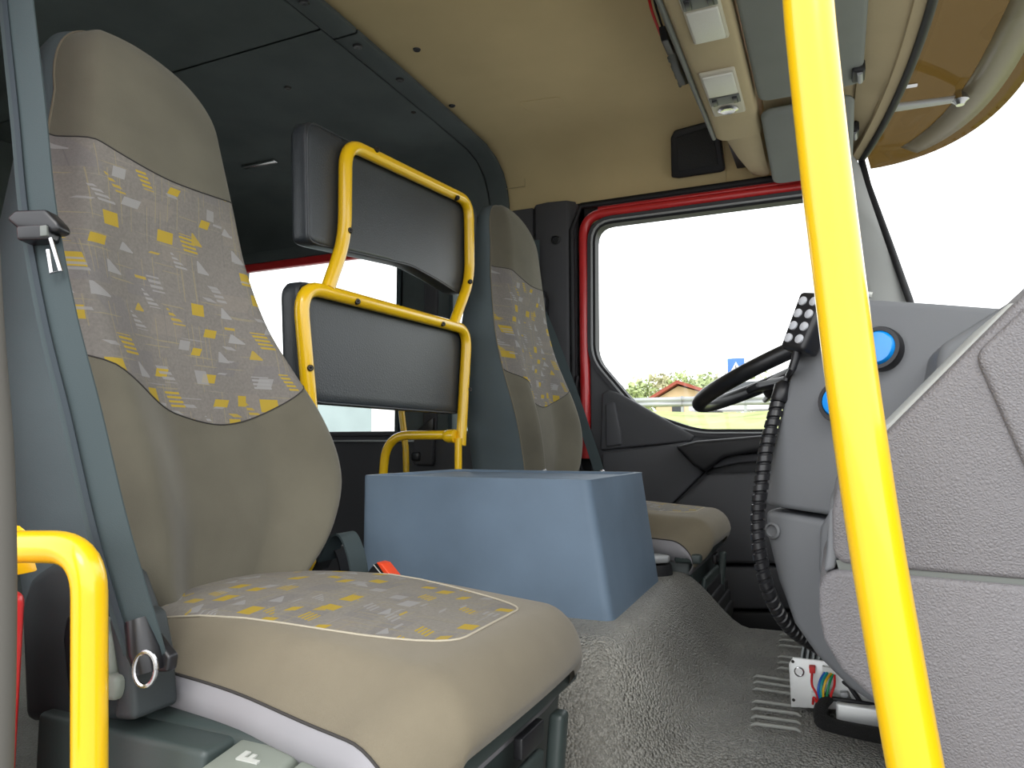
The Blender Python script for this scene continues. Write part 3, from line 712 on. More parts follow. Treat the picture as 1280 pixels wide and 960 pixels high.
pad([yz(u, v, xp) for u, v in ((384, 146), (597, 258), (592, 366), (575, 368), (548, 350), (515, 332), (480, 324), (440, 315), (398, 306), (386, 300))], xp, .046, 'upper_pad')
xq = -.887
pad([yz(u, v, xq) for u, v in ((372, 348), (584, 412), (578, 518), (398, 504), (376, 498))], xq, .046, 'lower_pad')
for u, v, x in ((471, 187, xu), (572, 247, xu), (438, 288, xu), (588, 352, xu), (447, 377, xl), (554, 405, xl), (388, 460, xl), (587, 487, xl)):
    p = at(u, v, x=x + RT); MB().lathe(p, (.75, -.65, 0), [(-.012, .005), (.001, .0062), (.004, .0045), (.004, .002), (.002, .0001)], 12).build('bolt', 'screw', fr)
rp = thing('rear_grab_pole', (-1.43, 2.22, -.5), 'thin yellow grab pole inside the far rear door', 'grab pole')
MB().tube([at(505, 470, y=2.24), at(502, 515, y=2.24), at(507, 560, y=2.24), at(509, 640, y=2.24)], .0115, 12).build('pole', 'yellow_paint', rp)
for z in (at(505, 474, y=2.24), at(509, 630, y=2.24)): MB().lathe(z, (0, 1, 0), [(0, .012), (.12, .012), (.155, .022), (.16, .022)], 14).build('pole_bracket', 'yellow_paint', rp)

# yellow grab rails at the doorway
gp = thing('grab_pole', (.04, .5, -.58), 'thick bright yellow grab pole slanting through the open doorway in front of the dashboard', 'grab pole')
pth = spline([at(u, v, t=t) for u, v, t in ((1002, -260, .53), (1006, -120, .52), (1010, 0, .51), (1030, 195, .505), (1049, 350, .50), (1068, 500, .49), (1098, 700, .475), (1144, 960, .455), (1170, 1090, .45), (1200, 1240, .45))], 8)
MB().tube(pth, .0168, 28).build('pole', 'yellow_paint', gp)
e = pth[-1]; MB().lathe((e.x, e.y, e.z - .004), (0, 0, 1), [(0, .034), (.006, .034), (.010, .019), (.03, .0178)], 20).build('foot_flange', 'yellow_paint', gp)
gh = thing('grab_rail', (-.60, .43, -.58), 'bright yellow bent grab handle beside the near seat base', 'grab handle')
MB().tube(fillet([at(-30, 690, t=.66), at(18, 683, t=.645), at(112, 684, t=.62), at(112, 1180, t=.60)], [0, .03, .062, 0], 9), .0142, 24).build('bent_tube', 'yellow_paint', gh)
MB().prism([at(u, v, y=.455) for u, v in ((16, 668), (24, 656), (32, 662), (48, 715), (22, 720))], (-.02, .004, 0)).build('mounting_plate', 'yellow_paint', gh, .002)
e = at(112, 1180, t=.60); MB().lathe(e, (0, 0, 1), [(0, .03), (.006, .03), (.010, .016), (.02, .0145)], 18).build('foot_flange', 'yellow_paint', gh)

# near door jamb: painted sill, rubber weatherstrip
jm = S(bx(-.86, -.665, .375, .425, -.62, -.13).build('trim_4', 'red_paint', None, .01), 'red painted door jamb low beside the passenger seat', 'door jamb')
bx(-.97, -.84, .375, .41, -.14, 1.09).build('jamb_post', 'red_paint', jm, .008)
bx(-.93, -.86, .366, .376, .22, .30).build('jamb_striker', 'steel', jm, .003)
MB().tube(spline([at(u, v, t=t) for u, v, t in ((-24, 250, .56), (-14, 420, .55), (-3, 560, .55), (1, 700, .55), (0, 850, .55), (-4, 1000, .55))], 6), .0105, 14).build('weatherstrip', 'weatherstrip', jm)

# ================================================================== DASHBOARD
NC = np.array((-.45, -.89, 0)); NC /= np.linalg.norm(NC); OC = (-.06, 1.02, 0)
def cp(u, v, k=0): return onpl(u, v, NC, np.array(OC) + NC * k)
cc = thing('centre_console', (.05, 1.05, -.42), 'smooth grey centre console carrying two round blue push buttons', 'console')
up_pts = [(1076, 373), (1160, 378), (1300, 388), (1300, 640), (1120, 660), (1040, 645), (956, 632), (957, 612), (962, 580), (972, 530), (986, 478), (1000, 420), (1010, 386), (1022, 376)]
MB().prism([cp(u, v) for u, v in up_pts], (.05, .34, 0)).build('console_panel', 'dash_smooth', cc, .008)
lo_pts = [(956, 637), (1040, 651), (1120, 668), (1300, 650), (1300, 880), (1120, 900), (1062, 862), (1020, 820), (992, 780), (972, 725), (958, 668)]
MB().prism([cp(u, v, -.004) for u, v in lo_pts], (.05, .30, 0)).build('console_lower', 'dash_smooth', cc, .009)
MB().prism([cp(u, v, .006) for u, v in ((1046, 640), (1036, 668), (1030, 720), (1022, 715), (1024, 660), (1036, 638))], tuple(-NC*.02)).build('console_ridge', 'dash_smooth', cc, .005)
q = cp(966, 663, -.001); MB().lathe(q, tuple(NC), [(0, .011), (.002, .011), (.003, .008), (-.001, .007), (-.001, .0001)], 18).build('fixing_dimple', 'dash_smooth', cc)
for u, v in ((1102, 437), (1053, 503)):
    q = cp(u, v); b = MB().lathe(q, tuple(NC + np.array((0, 0, .12))), [(-.004, .0265), (.010, .0265), (.012, .0255), (.012, .021), (.008, .020)], 30).build('button_bezel', 'black_plastic', cc, ang=30)
    MB().lathe(q, tuple(NC + np.array((0, 0, .12))), [(.004, .0205), (.012, .0205), (.0155, .018), (.0165, .010), (.0168, .0001)], 30).build('blue_button', 'blue_lens', b)

dn = thing('dashboard_end', (.12, .62, -.58), 'grained light grey dashboard end behind the thick yellow pole', 'dashboard')
YD = .60
def dp(u, v, y=YD): return at(u, v, y=y)
MB().prism([dp(u, v) for u, v in ((1420, 240), (1420, 735), (1300, 727), (1120, 712), (1052, 705), (1041, 692), (1040, 640), (1046, 612), (1062, 588), (1104, 545), (1272, 376))], (0, .22, 0)).build('upper_panel', 'dash_grain', dn, .009, 4)
MB().prism([dp(u, v, YD - .004) for u, v in ((1420, 260), (1420, 800), (1330, 690), (1285, 590), (1222, 450), (1226, 436), (1280, 386))], (0, .02, 0)).build('raised_panel', 'dash_grain', dn, .010, 4)
MB().prism([dp(u, v, YD + .003) for u, v in ((1420, 740), (1420, 720), (1120, 706), (1045, 700), (1050, 718), (1120, 722), (1300, 738))], (0, .2, 0)).build('panel_gap', 'switch_grey', dn, 0)
MB().prism([dp(u, v, YD + .03) for u, v in ((1110, 530), (1098, 535), (1092, 548), (1104, 560), (1290, 378), (1262, 378))], (0, .15, 0)).build('edge_strip', 'pillar_light', dn, .003)
MB().prism([dp(u, v, YD + .004) for u, v in ((1048, 622), (1036, 640), (1034, 690), (1030, 716), (1044, 712), (1050, 690))], (0, .2, 0)).build('edge_return', 'dash_smooth', dn, .003)
MB().prism([dp(u, v, YD - .003) for u, v in ((1420, 750), (1420, 1300), (1230, 1300), (1190, 1040), (1150, 930), (1098, 880), (1052, 838), (1030, 800), (1024, 768), (1024, 735), (1030, 720), (1044, 713), (1120, 719), (1300, 735))], (0, .24, 0)).build('lower_panel', 'dash_grain', dn, .009, 4)
bdy = S(MB().prism([(x, .84, z) for x, z in ((.09, -.45), (.06, -.1), (.10, .10), (.20, .165), (.37, .12), (.39, -.45))], (0, 1.48, 0)).build('trim_5', 'dash_smooth', None, .01), 'main body of the grey dashboard under the windscreen', 'dashboard')
MB().tube([at(1070, 371, y=1.0), at(1078, 367, y=1.0), at(1090, 369, y=1.0)], .004, 8).build('top_grommet', 'grey_symbol', bdy)

# steering wheel
tl = R(24); wc = Vector((-.105, 1.865, .190)); ex = Vector((math.cos(tl), 0, math.sin(tl))); ez = Vector((-math.sin(tl), 0, math.cos(tl))); ey = Vector((0, 1, 0)); RW = .225
sw = thing('steering_wheel', tuple(wc), 'black steering wheel in front of the far driver window', 'steering wheel')
P = []
for k in range(56):
    a = 2*math.pi*k/56; cdir = ex*math.cos(a) + ey*math.sin(a)
    P.append([wc + cdir*(RW + .0185*math.cos(b)) + ez*.0185*math.sin(b) for b in np.linspace(0, 2*math.pi, 14, endpoint=False)])
P.append(P[0]); MB().grid(P, True).build('rim', 'black_plastic', sw, ang=80, weld=True)
for a in (20, 112, 248, 340):
    d = ex*math.cos(R(a)) + ey*math.sin(R(a)); n_ = ez.cross(d)
    MB().hexa([wc + d*r_ + n_*w_ + ez*h_ for h_ in (-.045, -.03) for r_, w_ in ((.05, -.028), (RW - .004, -.016), (RW - .004, .016), (.05, .028))]).build('spoke', 'black_plastic', sw, .005)
MB().lathe(wc - ez*.07, tuple(ez), [(0, .05), (.02, .075), (.045, .078), (.055, .06), (.058, .0001)], 28).build('hub', 'door_dark', sw)
MB().tube([wc - ez*.06, wc - ez*.45], [.045, .06], 18).build('column', 'door_dark', sw)
MB().tube([wc - ez*.10 - ey*.04, wc - ez*.09 - ey*.16 - ex*.02, wc - ez*.11 - ey*.23 - ex*.03], [.010, .008, .011], 10).build('stalk', 'black_plastic', sw)

# control handset with its sleeved lead
hs = thing('control_handset', (-.04, 1.03, .11), 'black handset with grey keys hanging on the centre console edge', 'handset')
hc = at(1005, 408, y=.985); hz = Vector((.36, .10, .93)).normalized(); hn = Vector((-.62, -.78, 0.22)).normalized(); hn = (hn - hz*hn.dot(hz)).normalized(); hx_ = hz.cross(hn) * -1
def hp(a, b, c): return Vector(hc) + hx_*a + hz*b + hn*c
MB().hexa([hp(a, b, c) for c in (-.022, .008) for a, b in ((-.020, -.034), (.020, -.034), (.022, .045), (-.022, .045))]).build('handset_case', 'black_plastic', hs, .006)
for r_ in range(4):
    for s_ in (-1, 1):
        MB().lathe(hp(s_*.009, -.020 + r_*.017, .007), tuple(hn), [(0, .006), (.003, .006), (.004, .004), (.0042, .0001)], 14).build('key', 'key_grey', hs)
MB().tube([hp(0, -.030, -.004), hp(-.004, -.055, -.004), Vector(at(985, 470, y=1.03)), Vector(at(977, 490, y=1.03))], [.006, .0045, .004, .004], 10).build('lead', 'black_plastic', hs)
MB().tube([hp(.006, -.034, -.010), Vector(at(988, 462, y=1.045)), Vector(at(974, 500, y=1.045))], [.004, .004, .006], 8).build('lead', 'black_plastic', hs)
slv = thing('cable_sleeve', (-.08, 1.0, -.38), 'black spiral-wrapped cable curving down beside the centre console', 'cable')
cpth = spline([at(u, v, y=y) for u, v, y in ((975, 490, 1.03), (968, 520, 1.02), (958, 560, 1.01), (951, 610, 1.0), (947, 650, 1.0), (951, 700, 1.0), (963, 745, 1.01), (985, 782, 1.05), (1015, 805, 1.10), (1060, 830, 1.16))], 14)
MB().tube(cpth, .0072, 10).build('cable_core', 'black_rubber', slv)
T_ = 46; sp_ = []; N_ = 700
cum = [0]
for i in range(1, len(cpth)): cum.append(cum[-1] + (cpth[i] - cpth[i-1]).length)
mbw = MB()
def along(s):
    s = min(max(s, 0), cum[-1] - 1e-6); i = int(np.searchsorted(cum, s, 'right')) - 1; i = min(i, len(cpth)-2); k = (s - cum[i]) / (cum[i+1] - cum[i])
    return cpth[i].lerp(cpth[i+1], k), (cpth[i+1] - cpth[i]).normalized()
pitch = .0125; nt_ = int(cum[-1] / pitch); P = []
for k in range(nt_ * 14 + 1):
    s = k / 14 * pitch; a = 2*math.pi*k/14; row = []
    for ds, rr in ((0, .0075), (.0012, .0096), (.0085, .0096), (.0097, .0075)):
        c_, t_ = along(s + ds); e1 = t_.cross(Vector((0, 1, 0))).normalized(); e2 = t_.cross(e1)
        row.append(c_ + (e1*math.cos(a) + e2*math.sin(a))*rr)
    P.append(row)
MB().grid(P).build('spiral_wrap', 'black_plastic', slv, ang=40)
MB().lathe(cpth[0] + Vector((.004, 0, .008)), tuple((cpth[2] - cpth[0]).normalized()), [(-.006, .006), (0, .011), (.02, .0115), (.024, .009)], 14).build('sleeve_boot', 'black_plastic', slv)

# ================================================================== CONTROL MODULE ON THE TUNNEL
cm = thing('control_module', (.0, 1.30, -.42), 'small aluminium control module with coloured wires on the floor by the console', 'control module')
ym = 1.235
def mp(u, v, d=0): return at(u, v, y=ym - d)
MB().prism([mp(u, v) for u, v in ((991, 822), (1072, 831), (1103, 890), (989, 884), (986, 830))], (0, .004, 0)).build('face_plate', 'plate_aluminium', cm, .001)
a_ = at(996, 826, y=ym); b_ = at(1060, 826, y=ym)
hsk = bx(a_[0]+.002, b_[0]+.03, ym+.006, ym+.30, -.40, a_[2]-.018).build('heat_sink', 'heatsink_grey', cm, .002)
for k in range(12):
    x = a_[0] + .004 + k*.0085; bx(x, x + .0032, ym+.006, ym+.30, a_[2]-.019, a_[2]-.002).build('fin', 'heatsink_grey', hsk)
MB().lathe(mp(999, 839), (0, -1, 0), [(0, .0075), (.004, .0075), (.005, .006), (.003, .0055), (.003, .0001)], 18).build('push_button', 'steel', cm)
for u, v in ((991, 827), (992, 875)): MB().lathe(mp(u, v), (0, -1, 0), [(0, .0025), (.0015, .002), (.0015, .0001)], 10).build('screw', 'screw', cm)
MB().prism([mp(u, v, .012) for u, v in ((1011, 833), (1019, 834), (1019, 842), (1012, 842))], (0, .012, 0)).build('red_connector', 'red_wire', cm, .001)
MB().prism([mp(u, v, .010) for u, v in ((1028, 833), (1047, 837), (1046, 844), (1028, 841))], (0, .010, 0)).build('wire_connector', 'white_plastic', cm, .001)
MB().prism([mp(u, v, .009) for u, v in ((1014, 865), (1021, 866), (1021, 882), (1015, 881))], (0, .009, 0)).build('lower_connector', 'white_plastic', cm, .001)
MB().prism([mp(u, v, .012) for u, v in ((1050, 866), (1060, 866), (1060, 878), (1050, 878))], (0, .012, 0)).build('side_connector', 'galvanised', cm, .001)
def wire(pts, m, r=.0018):
    MB().tube(spline([mp(u, v, d) for u, v, d in pts], 6), r, 8).build('wire', m, cm)
wire(((1015, 842, .012), (1015, 856, .022), (1021, 868, .026), (1024, 880, .02)), 'red_wire')
wire(((1016, 880, .008), (1017, 872, .016), (1020, 876, .020), (1023, 884, .02)), 'red_wire')
wire(((1031, 841, .010), (1025, 852, .022), (1023, 866, .026), (1025, 880, .02)), 'blue_wire', .0021)
wire(((1034, 841, .010), (1028, 852, .023), (1026, 866, .027), (1027, 880, .02)), 'teal_wire', .0021)
wire(((1039, 842, .010), (1033, 850, .024), (1029, 864, .028), (1030, 880, .02)), 'yellow_wire')
wire(((1041, 843, .010), (1037, 854, .022), (1034, 866, .026), (1033, 880, .02)), 'green_wire')
wire(((1043, 844, .010), (1043, 856, .020), (1039, 868, .024), (1037, 880, .02)), 'red_wire')
MB().tube(spline([mp(u, v, d) for u, v, d in ((1036, 872, .018), (1028, 882, .030), (1026, 897, .040), (1040, 908, .05), (1075, 916, .06), (1125, 924, .07), (1180, 930, .07))], 8), [.008]*9 + [.010]*8 + [.012]*32, 16).build('wire_loom', 'braid', cm)
MB().tube([mp(1036, 873, .018), mp(1060, 876, .024), mp(1085, 880, .02), mp(1110, 884, .01)], .0035, 8).build('thin_cable', 'black_rubber', cm)
MB().tube([mp(1045, 845, -.01), mp(1062, 858, .004), mp(1080, 884, .006)], .0035, 8).build('strap_cable', 'black_rubber', cm)
a_ = at(1042, 893, y=ym+.0); bx(a_[0]+.004, a_[0]+.14, ym-.035, ym-.005, -.414, -.382).build('metal_bracket', 'plate_aluminium', cm, .004)

# brake lever cap on the tunnel beside the box
lv = thing('lever_housing', (-.36, 1.64, -.29), 'black lever housing with pale top beside the blue box', 'lever')
c = at(829, 706, y=1.64)
MB().lathe((c[0]-.02, 1.625, -.296), (0, 0, 1), [(0, .044), (.022, .042), (.030, .040), (.031, .0001)], 24).build('housing_ring', 'door_dark', lv)
MB().prism([(c[0]-.02+x, 1.625+y, -.262) for x, y in ((-.05, -.03), (.015, -.035), (.038, -.01), (.036, .015), (.01, .032), (-.05, .03))], (0, 0, .014)).build('housing_cap', 'galvanised', lv, .004)
bx(c[0]-.08, c[0]-.018, 1.605, 1.637, -.248, -.232).build('lever_arm', 'black_plastic', lv, .005)

# ================================================================== OVERHEAD CONSOLE, VISORS
oc = thing('overhead_console', (-.22, CY, .85), 'beige overhead console with two reading lamps along the roof front', 'overhead console')
ZL = .858
prof = [(-.355, 1.06), (-.322, .955), (-.284, .872), (-.272, .862), (-.255, ZL), (-.178, ZL), (-.163, .862), (-.157, .875), (-.157, 1.06)]
yend = 2.06
MB().prism([(x, .42, z) for x, z in prof], (0, yend - .42, 0)).build('console_body', 'trim_beige', oc, .006)
# narrowing arm that runs down to the far door
A = [(-.262, .872), (-.250, .860), (-.178, ZL), (-.164, .863), (-.158, .90), (-.20, .95)]; B = [(-.222, .875), (-.214, .858), (-.178, .850), (-.164, .854), (-.158, .89), (-.19, .93)]
MB().grid([[(x, yend - .01, z) for x, z in A], [(x, 2.22, z - .006) for x, z in ((a[0]*.5 + b[0]*.5, a[1]*.5 + b[1]*.5) for a, b in zip(A, B))], [(x, 2.36, z) for x, z in B], [(x*.4-.11, 2.395, z*.3+.615) for x, z in B]], True).build('console_arm', 'trim_beige', oc, ang=60)
MB().prism([(-.262, y, z) for y, z in ((yend - .02, .885), (yend - .02, 1.02), (2.34, .95), (2.36, .885))], (.035, 0, 0)).build('dark_slot', 'door_dark', oc, .004)
for y0_, y1_ in ((2.08, 2.17), (2.19, 2.30)):
    bx(-.240, -.232, y0_, y1_, .90, .925).build('slot_vent', 'grey_symbol', oc, .002)
# grey strip and slot on the rear face
MB().prism([(x, .45, z) for x, z in ((-.335, .985), (-.292, .880), (-.280, .878), (-.320, .985))], (0, yend - .47, 0)).build('rear_strip', 'switch_grey', oc, .003)
MB().tube([(-.288, .45, .868), (-.288, yend - .01, .868)], .006, 8).build('edge_rail', 'switch_grey', oc)
def lamp(corners, label, flip):
    a, b, c2, d = [at(u, v, z=ZL) for u, v in corners]      # rear-near, front-near, front-far, rear-far
    x0, x1 = (a[0] + d[0]) / 2, (b[0] + c2[0]) / 2; y0, y1 = (a[1] + b[1]) / 2, (c2[1] + d[1]) / 2
    f = bx(x0, x1, y0, y1, ZL - .007, ZL + .01).build('lamp_frame', 'lamp_frame', oc, .005); f['label'] = label
    ly = lambda t: y0 + (y1 - y0) * t
    e0, e1, s0, s1, k0 = (.05, .48, .52, .70, .85) if not flip else (.56, .96, .36, .53, .16)
    bx(x0 + .006, x1 - .006, ly(e0), ly(e1), ZL - .012, ZL).build('lamp_lens', 'lens', f, .003)
    bx(x0 + .004, x1 - .004, ly(s0), ly(s1), ZL - .010, ZL).build('switch_plate', 'switch_grey', f, .002)
    for xx in (x0 + .016, x1 - .016):
        bx(xx - .006, xx + .006, ly(s0 + .03), ly(s1 - .03), ZL - .015, ZL).build('rocker_switch', 'black_plastic', f, .002)
    MB().lathe(((x0 + x1)/2, ly(k0), ZL - .002), (0, 0, -1), [(0, min(.026, (x1-x0)*.38)), (.008, min(.025, (x1-x0)*.36)), (.011, .018), (.009, .012), (.008, .0001)], 22).build('spot_lamp', 'steel', f)
lamp(((874, 92), (918, 82), (932, 136), (892, 145)), 'reading lamp unit nearer the driver door', False)
lamp(((838, -52), (890, -62), (908, 46), (861, 54)), 'reading lamp unit nearer the passenger seat', True)
# microphone clipped behind the console
mc = thing('radio_microphone', (-.335, 1.62, .95), 'dark ribbed microphone with red leads tucked behind overhead console', 'microphone')
def mq(u, v, x=-.372): return at(u, v, x=x)
MB().prism([mq(u, v) for u, v in ((833, 62), (843, 58), (850, 80), (858, 104), (849, 108), (840, 88))], (.02, 0, 0)).build('mic_body', 'switch_grey', mc, .004)
for k in range(4):
    p0 = mq(839 + k*4.2, 72 + k*10.5, -.375); MB().tube([p0 + np.array((-.004, -.010, -.004)), p0 + np.array((-.005, .010, -.004))], .005, 8).build('mic_rib', 'switch_grey', mc)
MB().prism([mq(u, v, -.367) for u, v in ((822, 34), (832, 40), (842, 62), (834, 70), (826, 52))], (.02, 0, 0)).build('mic_clip', 'black_plastic', mc, .004)
MB().tube(spline([mq(u, v, -.367) for u, v in ((806, -30), (812, 2), (817, 20), (826, 44))], 6), .0035, 8).build('red_lead', 'red_wire', mc)
MB().tube(spline([mq(u, v, -.362) for u, v in ((812, -30), (819, 5), (824, 22), (832, 46))], 6), .0028, 8).build('black_lead', 'black_rubber', mc)

spk = thing('speaker', (-.38, 2.35, .87), 'square dark speaker grille in the beige cove above the driver door', 'speaker')
def sq(u, v, y): return at(u, v, y=y)
def spq(u, v, d=0):
    n_ = np.array((0, -1, -.55)); o_ = np.array((0, 2.358 - d, .93)); return onpl(u, v, n_, o_)
MB().prism([spq(*p) for p in ((838, 172), (843, 163), (890, 150), (898, 153), (906, 212), (902, 215), (848, 223), (839, 222))], (0, .03, .012)).build('speaker_frame', 'door_dark', spk, .006)
MB().prism([spq(*p, .006) for p in ((845, 172), (890, 157), (898, 206), (848, 214))], (0, .01, .005)).build('speaker_mesh', 'speaker_dark', spk, .004)

def visor(name, pts_x, y0, y1, za, zb_, label):
    t = thing(name, ((pts_x[0]+pts_x[1])/2, (y0+y1)/2, za), label, 'sun visor', 'interior sun visors')
    def lp(i, d): return [(x, y, za + (zb_ - za)*(y - y0)/(y1 - y0) + d + .035*max(0, (x - pts_x[0])/(pts_x[1]-pts_x[0]))*0) for x, y in close_fillet([(pts_x[0]+i, y0+i), (pts_x[1]-i, y0+i), (pts_x[1]-i, y1-i), (pts_x[0]+i, y1-i)], .03, 5)]
    L = [lp(.010, 0), lp(.003, .003), lp(0, .009), lp(.003, .016), lp(.010, .019)]; n = len(L[0])
    mb = MB().grid(L, True); mb.f += [tuple(range(n)), tuple(range(4*n, 5*n))[::-1]]; mb.mi += [0, 0]
    mb.build('visor_panel', 'visor_grey', t, ang=60); return t
v1 = visor('sun_visor', (-.150, .088), .55, 1.868, .862, .862, 'grey folded sun visor on the passenger half of the windscreen')
v2 = visor('sun_visor', (-.152, .072), 1.915, 2.335, .853, .805, 'smaller grey folded sun visor on the driver half of the windscreen')
for t, (u, v) in ((v1, (1072, 95)), (v2, (1066, 168))):
    p = at(u, v, z=.855)
    bx(p[0]-.012, p[0]+.016, p[1]-.03, p[1]+.03, .852, .88).build('clip_recess', 'door_dark', t, .005)
    MB().tube([p + np.array((.004, -.022, -.004)), p + np.array((.006, .022, -.004))], .006, 10).build('hinge_pin', 'galvanised', t)

# ================================================================== TINTED SUN SHIELD OUTSIDE THE WINDSCREEN
es = thing('sun_shield', (.35, CY, .86), 'brown tinted exterior sun shield above the windscreen', 'sun shield')
yy = CY + 1.075 * np.sin(np.linspace(-math.pi/2, math.pi/2, 61))
def edge(y):
    k = min(1, abs(y - CY) / 1.075); return .125 + .345 * max(0, 1 - k**6) ** .5
P = []
for y in yy:
    xi = hx(min(max(y, 2*CY-2.37), 2.37)) + .012; xo = max(edge(y), xi + .02)
    P.append([(xi*(1-k) + xo*k, y, .975 - .075*k**1.6 - .055*abs((y-CY)/1.12)**6) for k in np.linspace(0, 1, 9)])
sh_ = MB().grid(P).build('shield_panel', 'tinted_visor', es, ang=60, solid=.004)
MB().grid([[tuple(np.array(r[5])*(1-k) + np.array(r[7])*k - np.array((0, 0, .004))) for k in (0, .5, 1)] for r in P[4:-5]]).build('shield_rib', 'visor_brown', es, ang=60, solid=.006)
p0 = np.array((hx(2.15)+.02, 2.12, .895)); p1 = np.array((.33, 2.16, .905))
MB().hexa([tuple(q) for q in (p0+(0,-.02,0), p1+(0,-.012,0), p1+(0,.012,0), p0+(0,.02,0), p0+(0,-.02,.01), p1+(0,-.012,.012), p1+(0,.012,.012), p0+(0,.02,.01))]).build('bracket_arm', 'galvanised', es, .003)
MB().lathe(p1 + np.array((.0, 0, -.012)), (0, 0, 1), [(0, .010), (.006, .014), (.012, .022), (.016, .022), (.04, .01)], 14).build('bracket_bolt', 'steel', es)
MB().tube([p0 + np.array((.0, -.12, .005)), p0 + np.array((.06, -.10, .012))], .006, 8).build('stay_rod', 'steel', es)

# ================================================================== OUTSIDE
gz = -H
S(bx(-60, 60, -40, 7.5, gz - .2, gz).build('ground', 'asphalt'), 'grey tarmac yard the truck stands on', 'ground')
P = []
for y, z in ((7.5, gz), (10, -1.0), (16, .2), (21, .92), (25, 1.0)): P.append([(x, y, z + .06*math.sin(x*1.3 + y)) for x in np.linspace(-60, 60, 80)])
S(MB().grid(P).build('bank', 'grass', ang=80), 'grassy bank rising to the road behind the far door', 'grass bank')
S(bx(-60, 60, 25, 33, .7, 1.0).build('road', 'asphalt'), 'road running on top of the grassy bank', 'road')
S(MB().grid([[(x, 33, .95) for x in np.linspace(-90, 90, 20)], [(x, 45, 1.1) for x in np.linspace(-90, 90, 20)], [(x, 120, 1.3) for x in np.linspace(-90, 90, 20)]]).build('meadow', 'grass', ang=80), 'grass meadow beyond the road in front of the wood', 'meadow')
gr = thing('guardrail', (-4, 24, 1.0), 'galvanised guardrail running along the road beyond the driver window', 'guardrail')
for k in range(-5, 6):
    x = -4.6 + k * 2.0
    if -6 < k: MB().box(x - .04, x + .04, 24.0, 24.10, .80, 1.58).build('post', 'galvanised', gr)
    sec = [(0, .0), (-.05, .06), (-.05, .10), (0, .155), (-.05, .21), (-.05, .25), (0, .31)]
    MB().grid([[(x, 24 + a, 1.24 + b) for a, b in sec], [(x + 1.99, 24 + a, 1.24 + b) for a, b in sec]]).build('rail_section', 'galvanised', gr, solid=.01)
sg = thing('road_sign', (-4.4, 36, 1.0), 'blue pedestrian crossing sign on a post outside the driver window', 'road sign')
c = at(920, 458, y=36)
bx(c[0]-.40, c[0]+.40, 36, 36.03, c[2]-.40, c[2]+.40).build('sign_plate', 'sign_blue', sg, .01)
MB().prism([(c[0]+x, 35.985, c[2]+z) for x, z in ((-.24, -.22), (.24, -.22), (0, .22))], (0, .02, 0)).build('sign_triangle', 'sign_white', sg)
MB().tube([(c[0]-.02, 35.975, c[2]+.04), (c[0], 35.975, c[2]-.06), (c[0]-.05, 35.975, c[2]-.17)], .025, 6).build('walking_figure', 'door_dark', sg)
MB().tube([(c[0], 36.06, .9), (c[0], 36.06, c[2]+.2)], .04, 8).build('sign_post', 'galvanised', sg)
# house
hh = thing('house', (-10, 55, .9), 'beige house with low red roof beyond the guardrail', 'house')
a = at(812, 499, y=55); b = at(893, 499, y=55); rdg = at(848, 480, y=55)
x0, x1 = a[0] + .5, b[0] + .5; ze = a[2]
MB().prism([(x0, 55, .9), (x1, 55, .9), (x1, 55, ze), (rdg[0], 55, rdg[2] - .15), (x0, 55, ze)], (0, 9, 0)).build('wall', 'render_wall', hh)
for xa, za_, xb, zb2 in ((x0 - .6, ze - .25, rdg[0], rdg[2]), (x1 + .6, ze - .25, rdg[0], rdg[2])):
    MB().prism([(xa, 54.4, za_), (xb, 54.4, zb2), (xb, 54.4, zb2 + .25), (xa, 54.4, za_ + .25)], (0, 10, 0)).build('roof_slope', 'roof_red', hh)
for k in (0.25, .6): bx(x0 + (x1-x0)*k, x0 + (x1-x0)*k + .9, 54.95, 55.1, 2.0, 2.9).build('window', 'car_glass', hh)
# passing car
ca = thing('car', (-5.5, 28.5, 1.0), 'white car passing on the road behind the guardrail', 'car')
c0 = at(925, 515, y=28.5)[0] + .3
side = [(-2.1, .25), (-2.1, .62), (-1.9, .80), (-1.0, .88), (-.45, 1.36), (.9, 1.42), (1.75, .95), (2.15, .85), (2.15, .25)]
MB().prism([(c0 + x, 27.8, 1.0 + z) for x, z in side], (0, 1.6, 0)).build('body', 'car_white', ca, .06)
MB().prism([(c0 + x, 27.78, 1.0 + z) for x, z in ((-.85, .90), (-.4, 1.28), (.85, 1.33), (1.5, .95))], (0, 1.64, 0)).build('side_glass', 'car_glass', ca, .02)
for x in (-1.35, 1.35):
    for y in (27.76, 29.26): MB().lathe((c0 + x, y, 1.32), (0, 1, 0), [(0, .2), (0, .31), (.18, .31), (.18, .0001)], 20).build('wheel', 'black_rubber', ca)
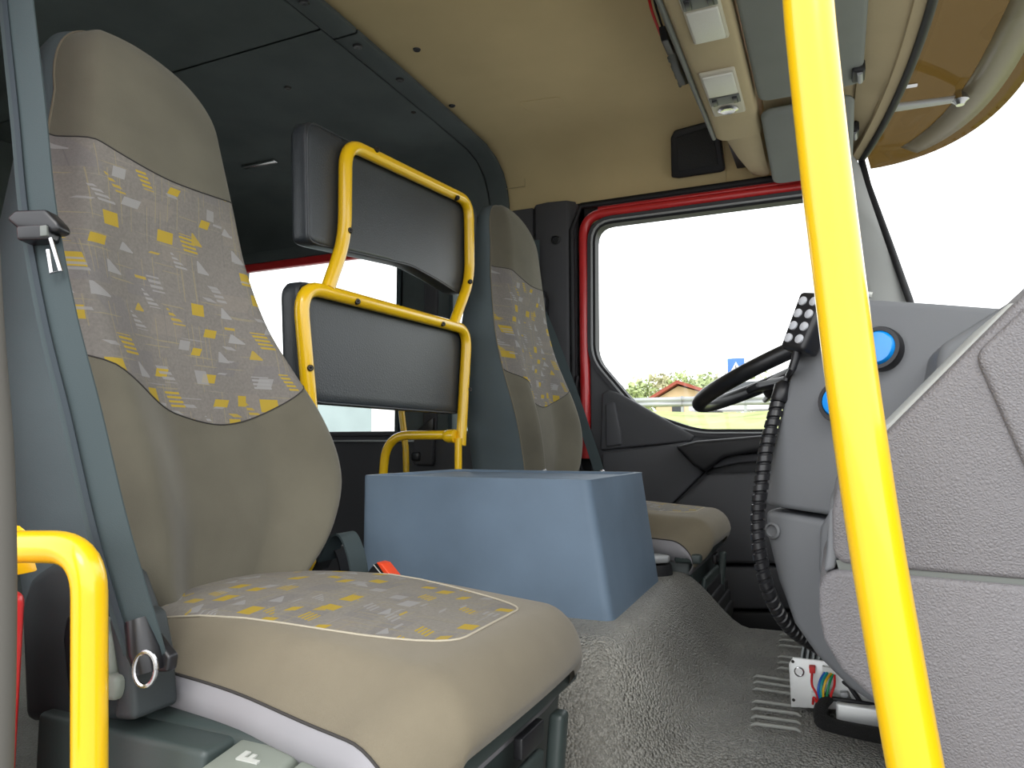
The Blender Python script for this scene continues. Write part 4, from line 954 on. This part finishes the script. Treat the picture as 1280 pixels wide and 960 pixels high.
# trees
def tree(x, y, zb0, h, r, m, label, seed):
    rnd = random.Random(seed); t = thing('tree', (x, y, zb0), label, 'tree', 'trees of the wood')
    mb = MB()
    for k in range(520):
        while True:
            q = Vector((rnd.uniform(-1, 1), rnd.uniform(-1, 1), rnd.uniform(-1, 1)))
            if q.length <= 1: break
        q = q * (.55 + .45 * rnd.random())
        c = Vector((x + q.x*r, y + q.y*r*.8, zb0 + h*.62 + q.z*h*.38)); s_ = rnd.uniform(.25, .55) * r * .35
        ax = [Vector((rnd.uniform(-1, 1), rnd.uniform(-1, 1), rnd.uniform(-1, 1))).normalized() * s_ for _ in range(4)]
        mb.add([c + v_ for v_ in ax], [(0, 1, 2), (0, 2, 3), (0, 3, 1), (1, 3, 2)])
    mb.build('crown', m, t, smooth=False)
    MB().tube([(x, y, zb0 - .3), (x + .1, y, zb0 + h*.4), (x, y, zb0 + h*.75)], [.22, .16, .06], 8).build('trunk', 'bark', t)
looks = ['round green tree with haze-paled leaves in the wood', 'taller green tree with haze-paled leaves in the wood', 'brownish budding tree in the wood']
where = ['left of the house roof', 'just left of the roof ridge', 'behind the roof ridge', 'right of the roof ridge', 'above the right end of the roof', 'left of the blue sign', 'behind the blue sign', 'right of the blue sign']
us = [772, 800, 828, 853, 880, 905, 930, 958]; tv = [478, 470, 462, 460, 460, 465, 462, 464]
for i, (u, v) in enumerate(zip(us, tv)):
    y = 76 + (i % 3) * 7; top = at(u, v - 2, y=y); k = i % 3
    tree(top[0], y, 1.0, top[2] - 1.0, 1.9 + .35*((i*7) % 3), ('leaf_hazy', 'leaf_hazy', 'leaf_dull_hazy')[k], looks[k] + ', ' + where[i], i)
# curtain-sided lorry parked next to the rear crew door
lo = thing('parked_lorry', (-6.0, 6.2, gz), 'parked pale curtain-sided lorry seen through the far rear window', 'lorry')
c = at(470, 520, y=6.0)[0]
bx(-14, c - .05, 6.02, 8.4, -.9, .80).build('curtain', 'tarp', lo, .03)
bx(c - .05, c + .22, 5.98, 8.4, -.95, .86).build('corner_post', 'truck_white', lo, .02)
bx(-14, c + .2, 5.97, 8.4, -1.05, -.88).build('side_rail', 'galvanised', lo, .02)
bx(c + .26, c + .34, 6.1, 8.2, -.9, .6).build('headboard', 'galvanised', lo, .02)
bx(c + .45, c + 2.3, 6.1, 8.3, -1.0, .30).build('lorry_cab', 'truck_white', lo, .12)
bx(c + .62, c + 1.2, 6.07, 8.33, -.15, .22).build('cab_window', 'tarp', lo, .03)
for x in (c - 4.2, c - 3.1, c + 1.3):
    for y in (6.1, 8.0): MB().lathe((x, y, gz + .5), (0, 1, 0), [(0, .2), (0, .5), (.3, .5), (.3, .0001)], 24).build('wheel', 'black_rubber', lo)
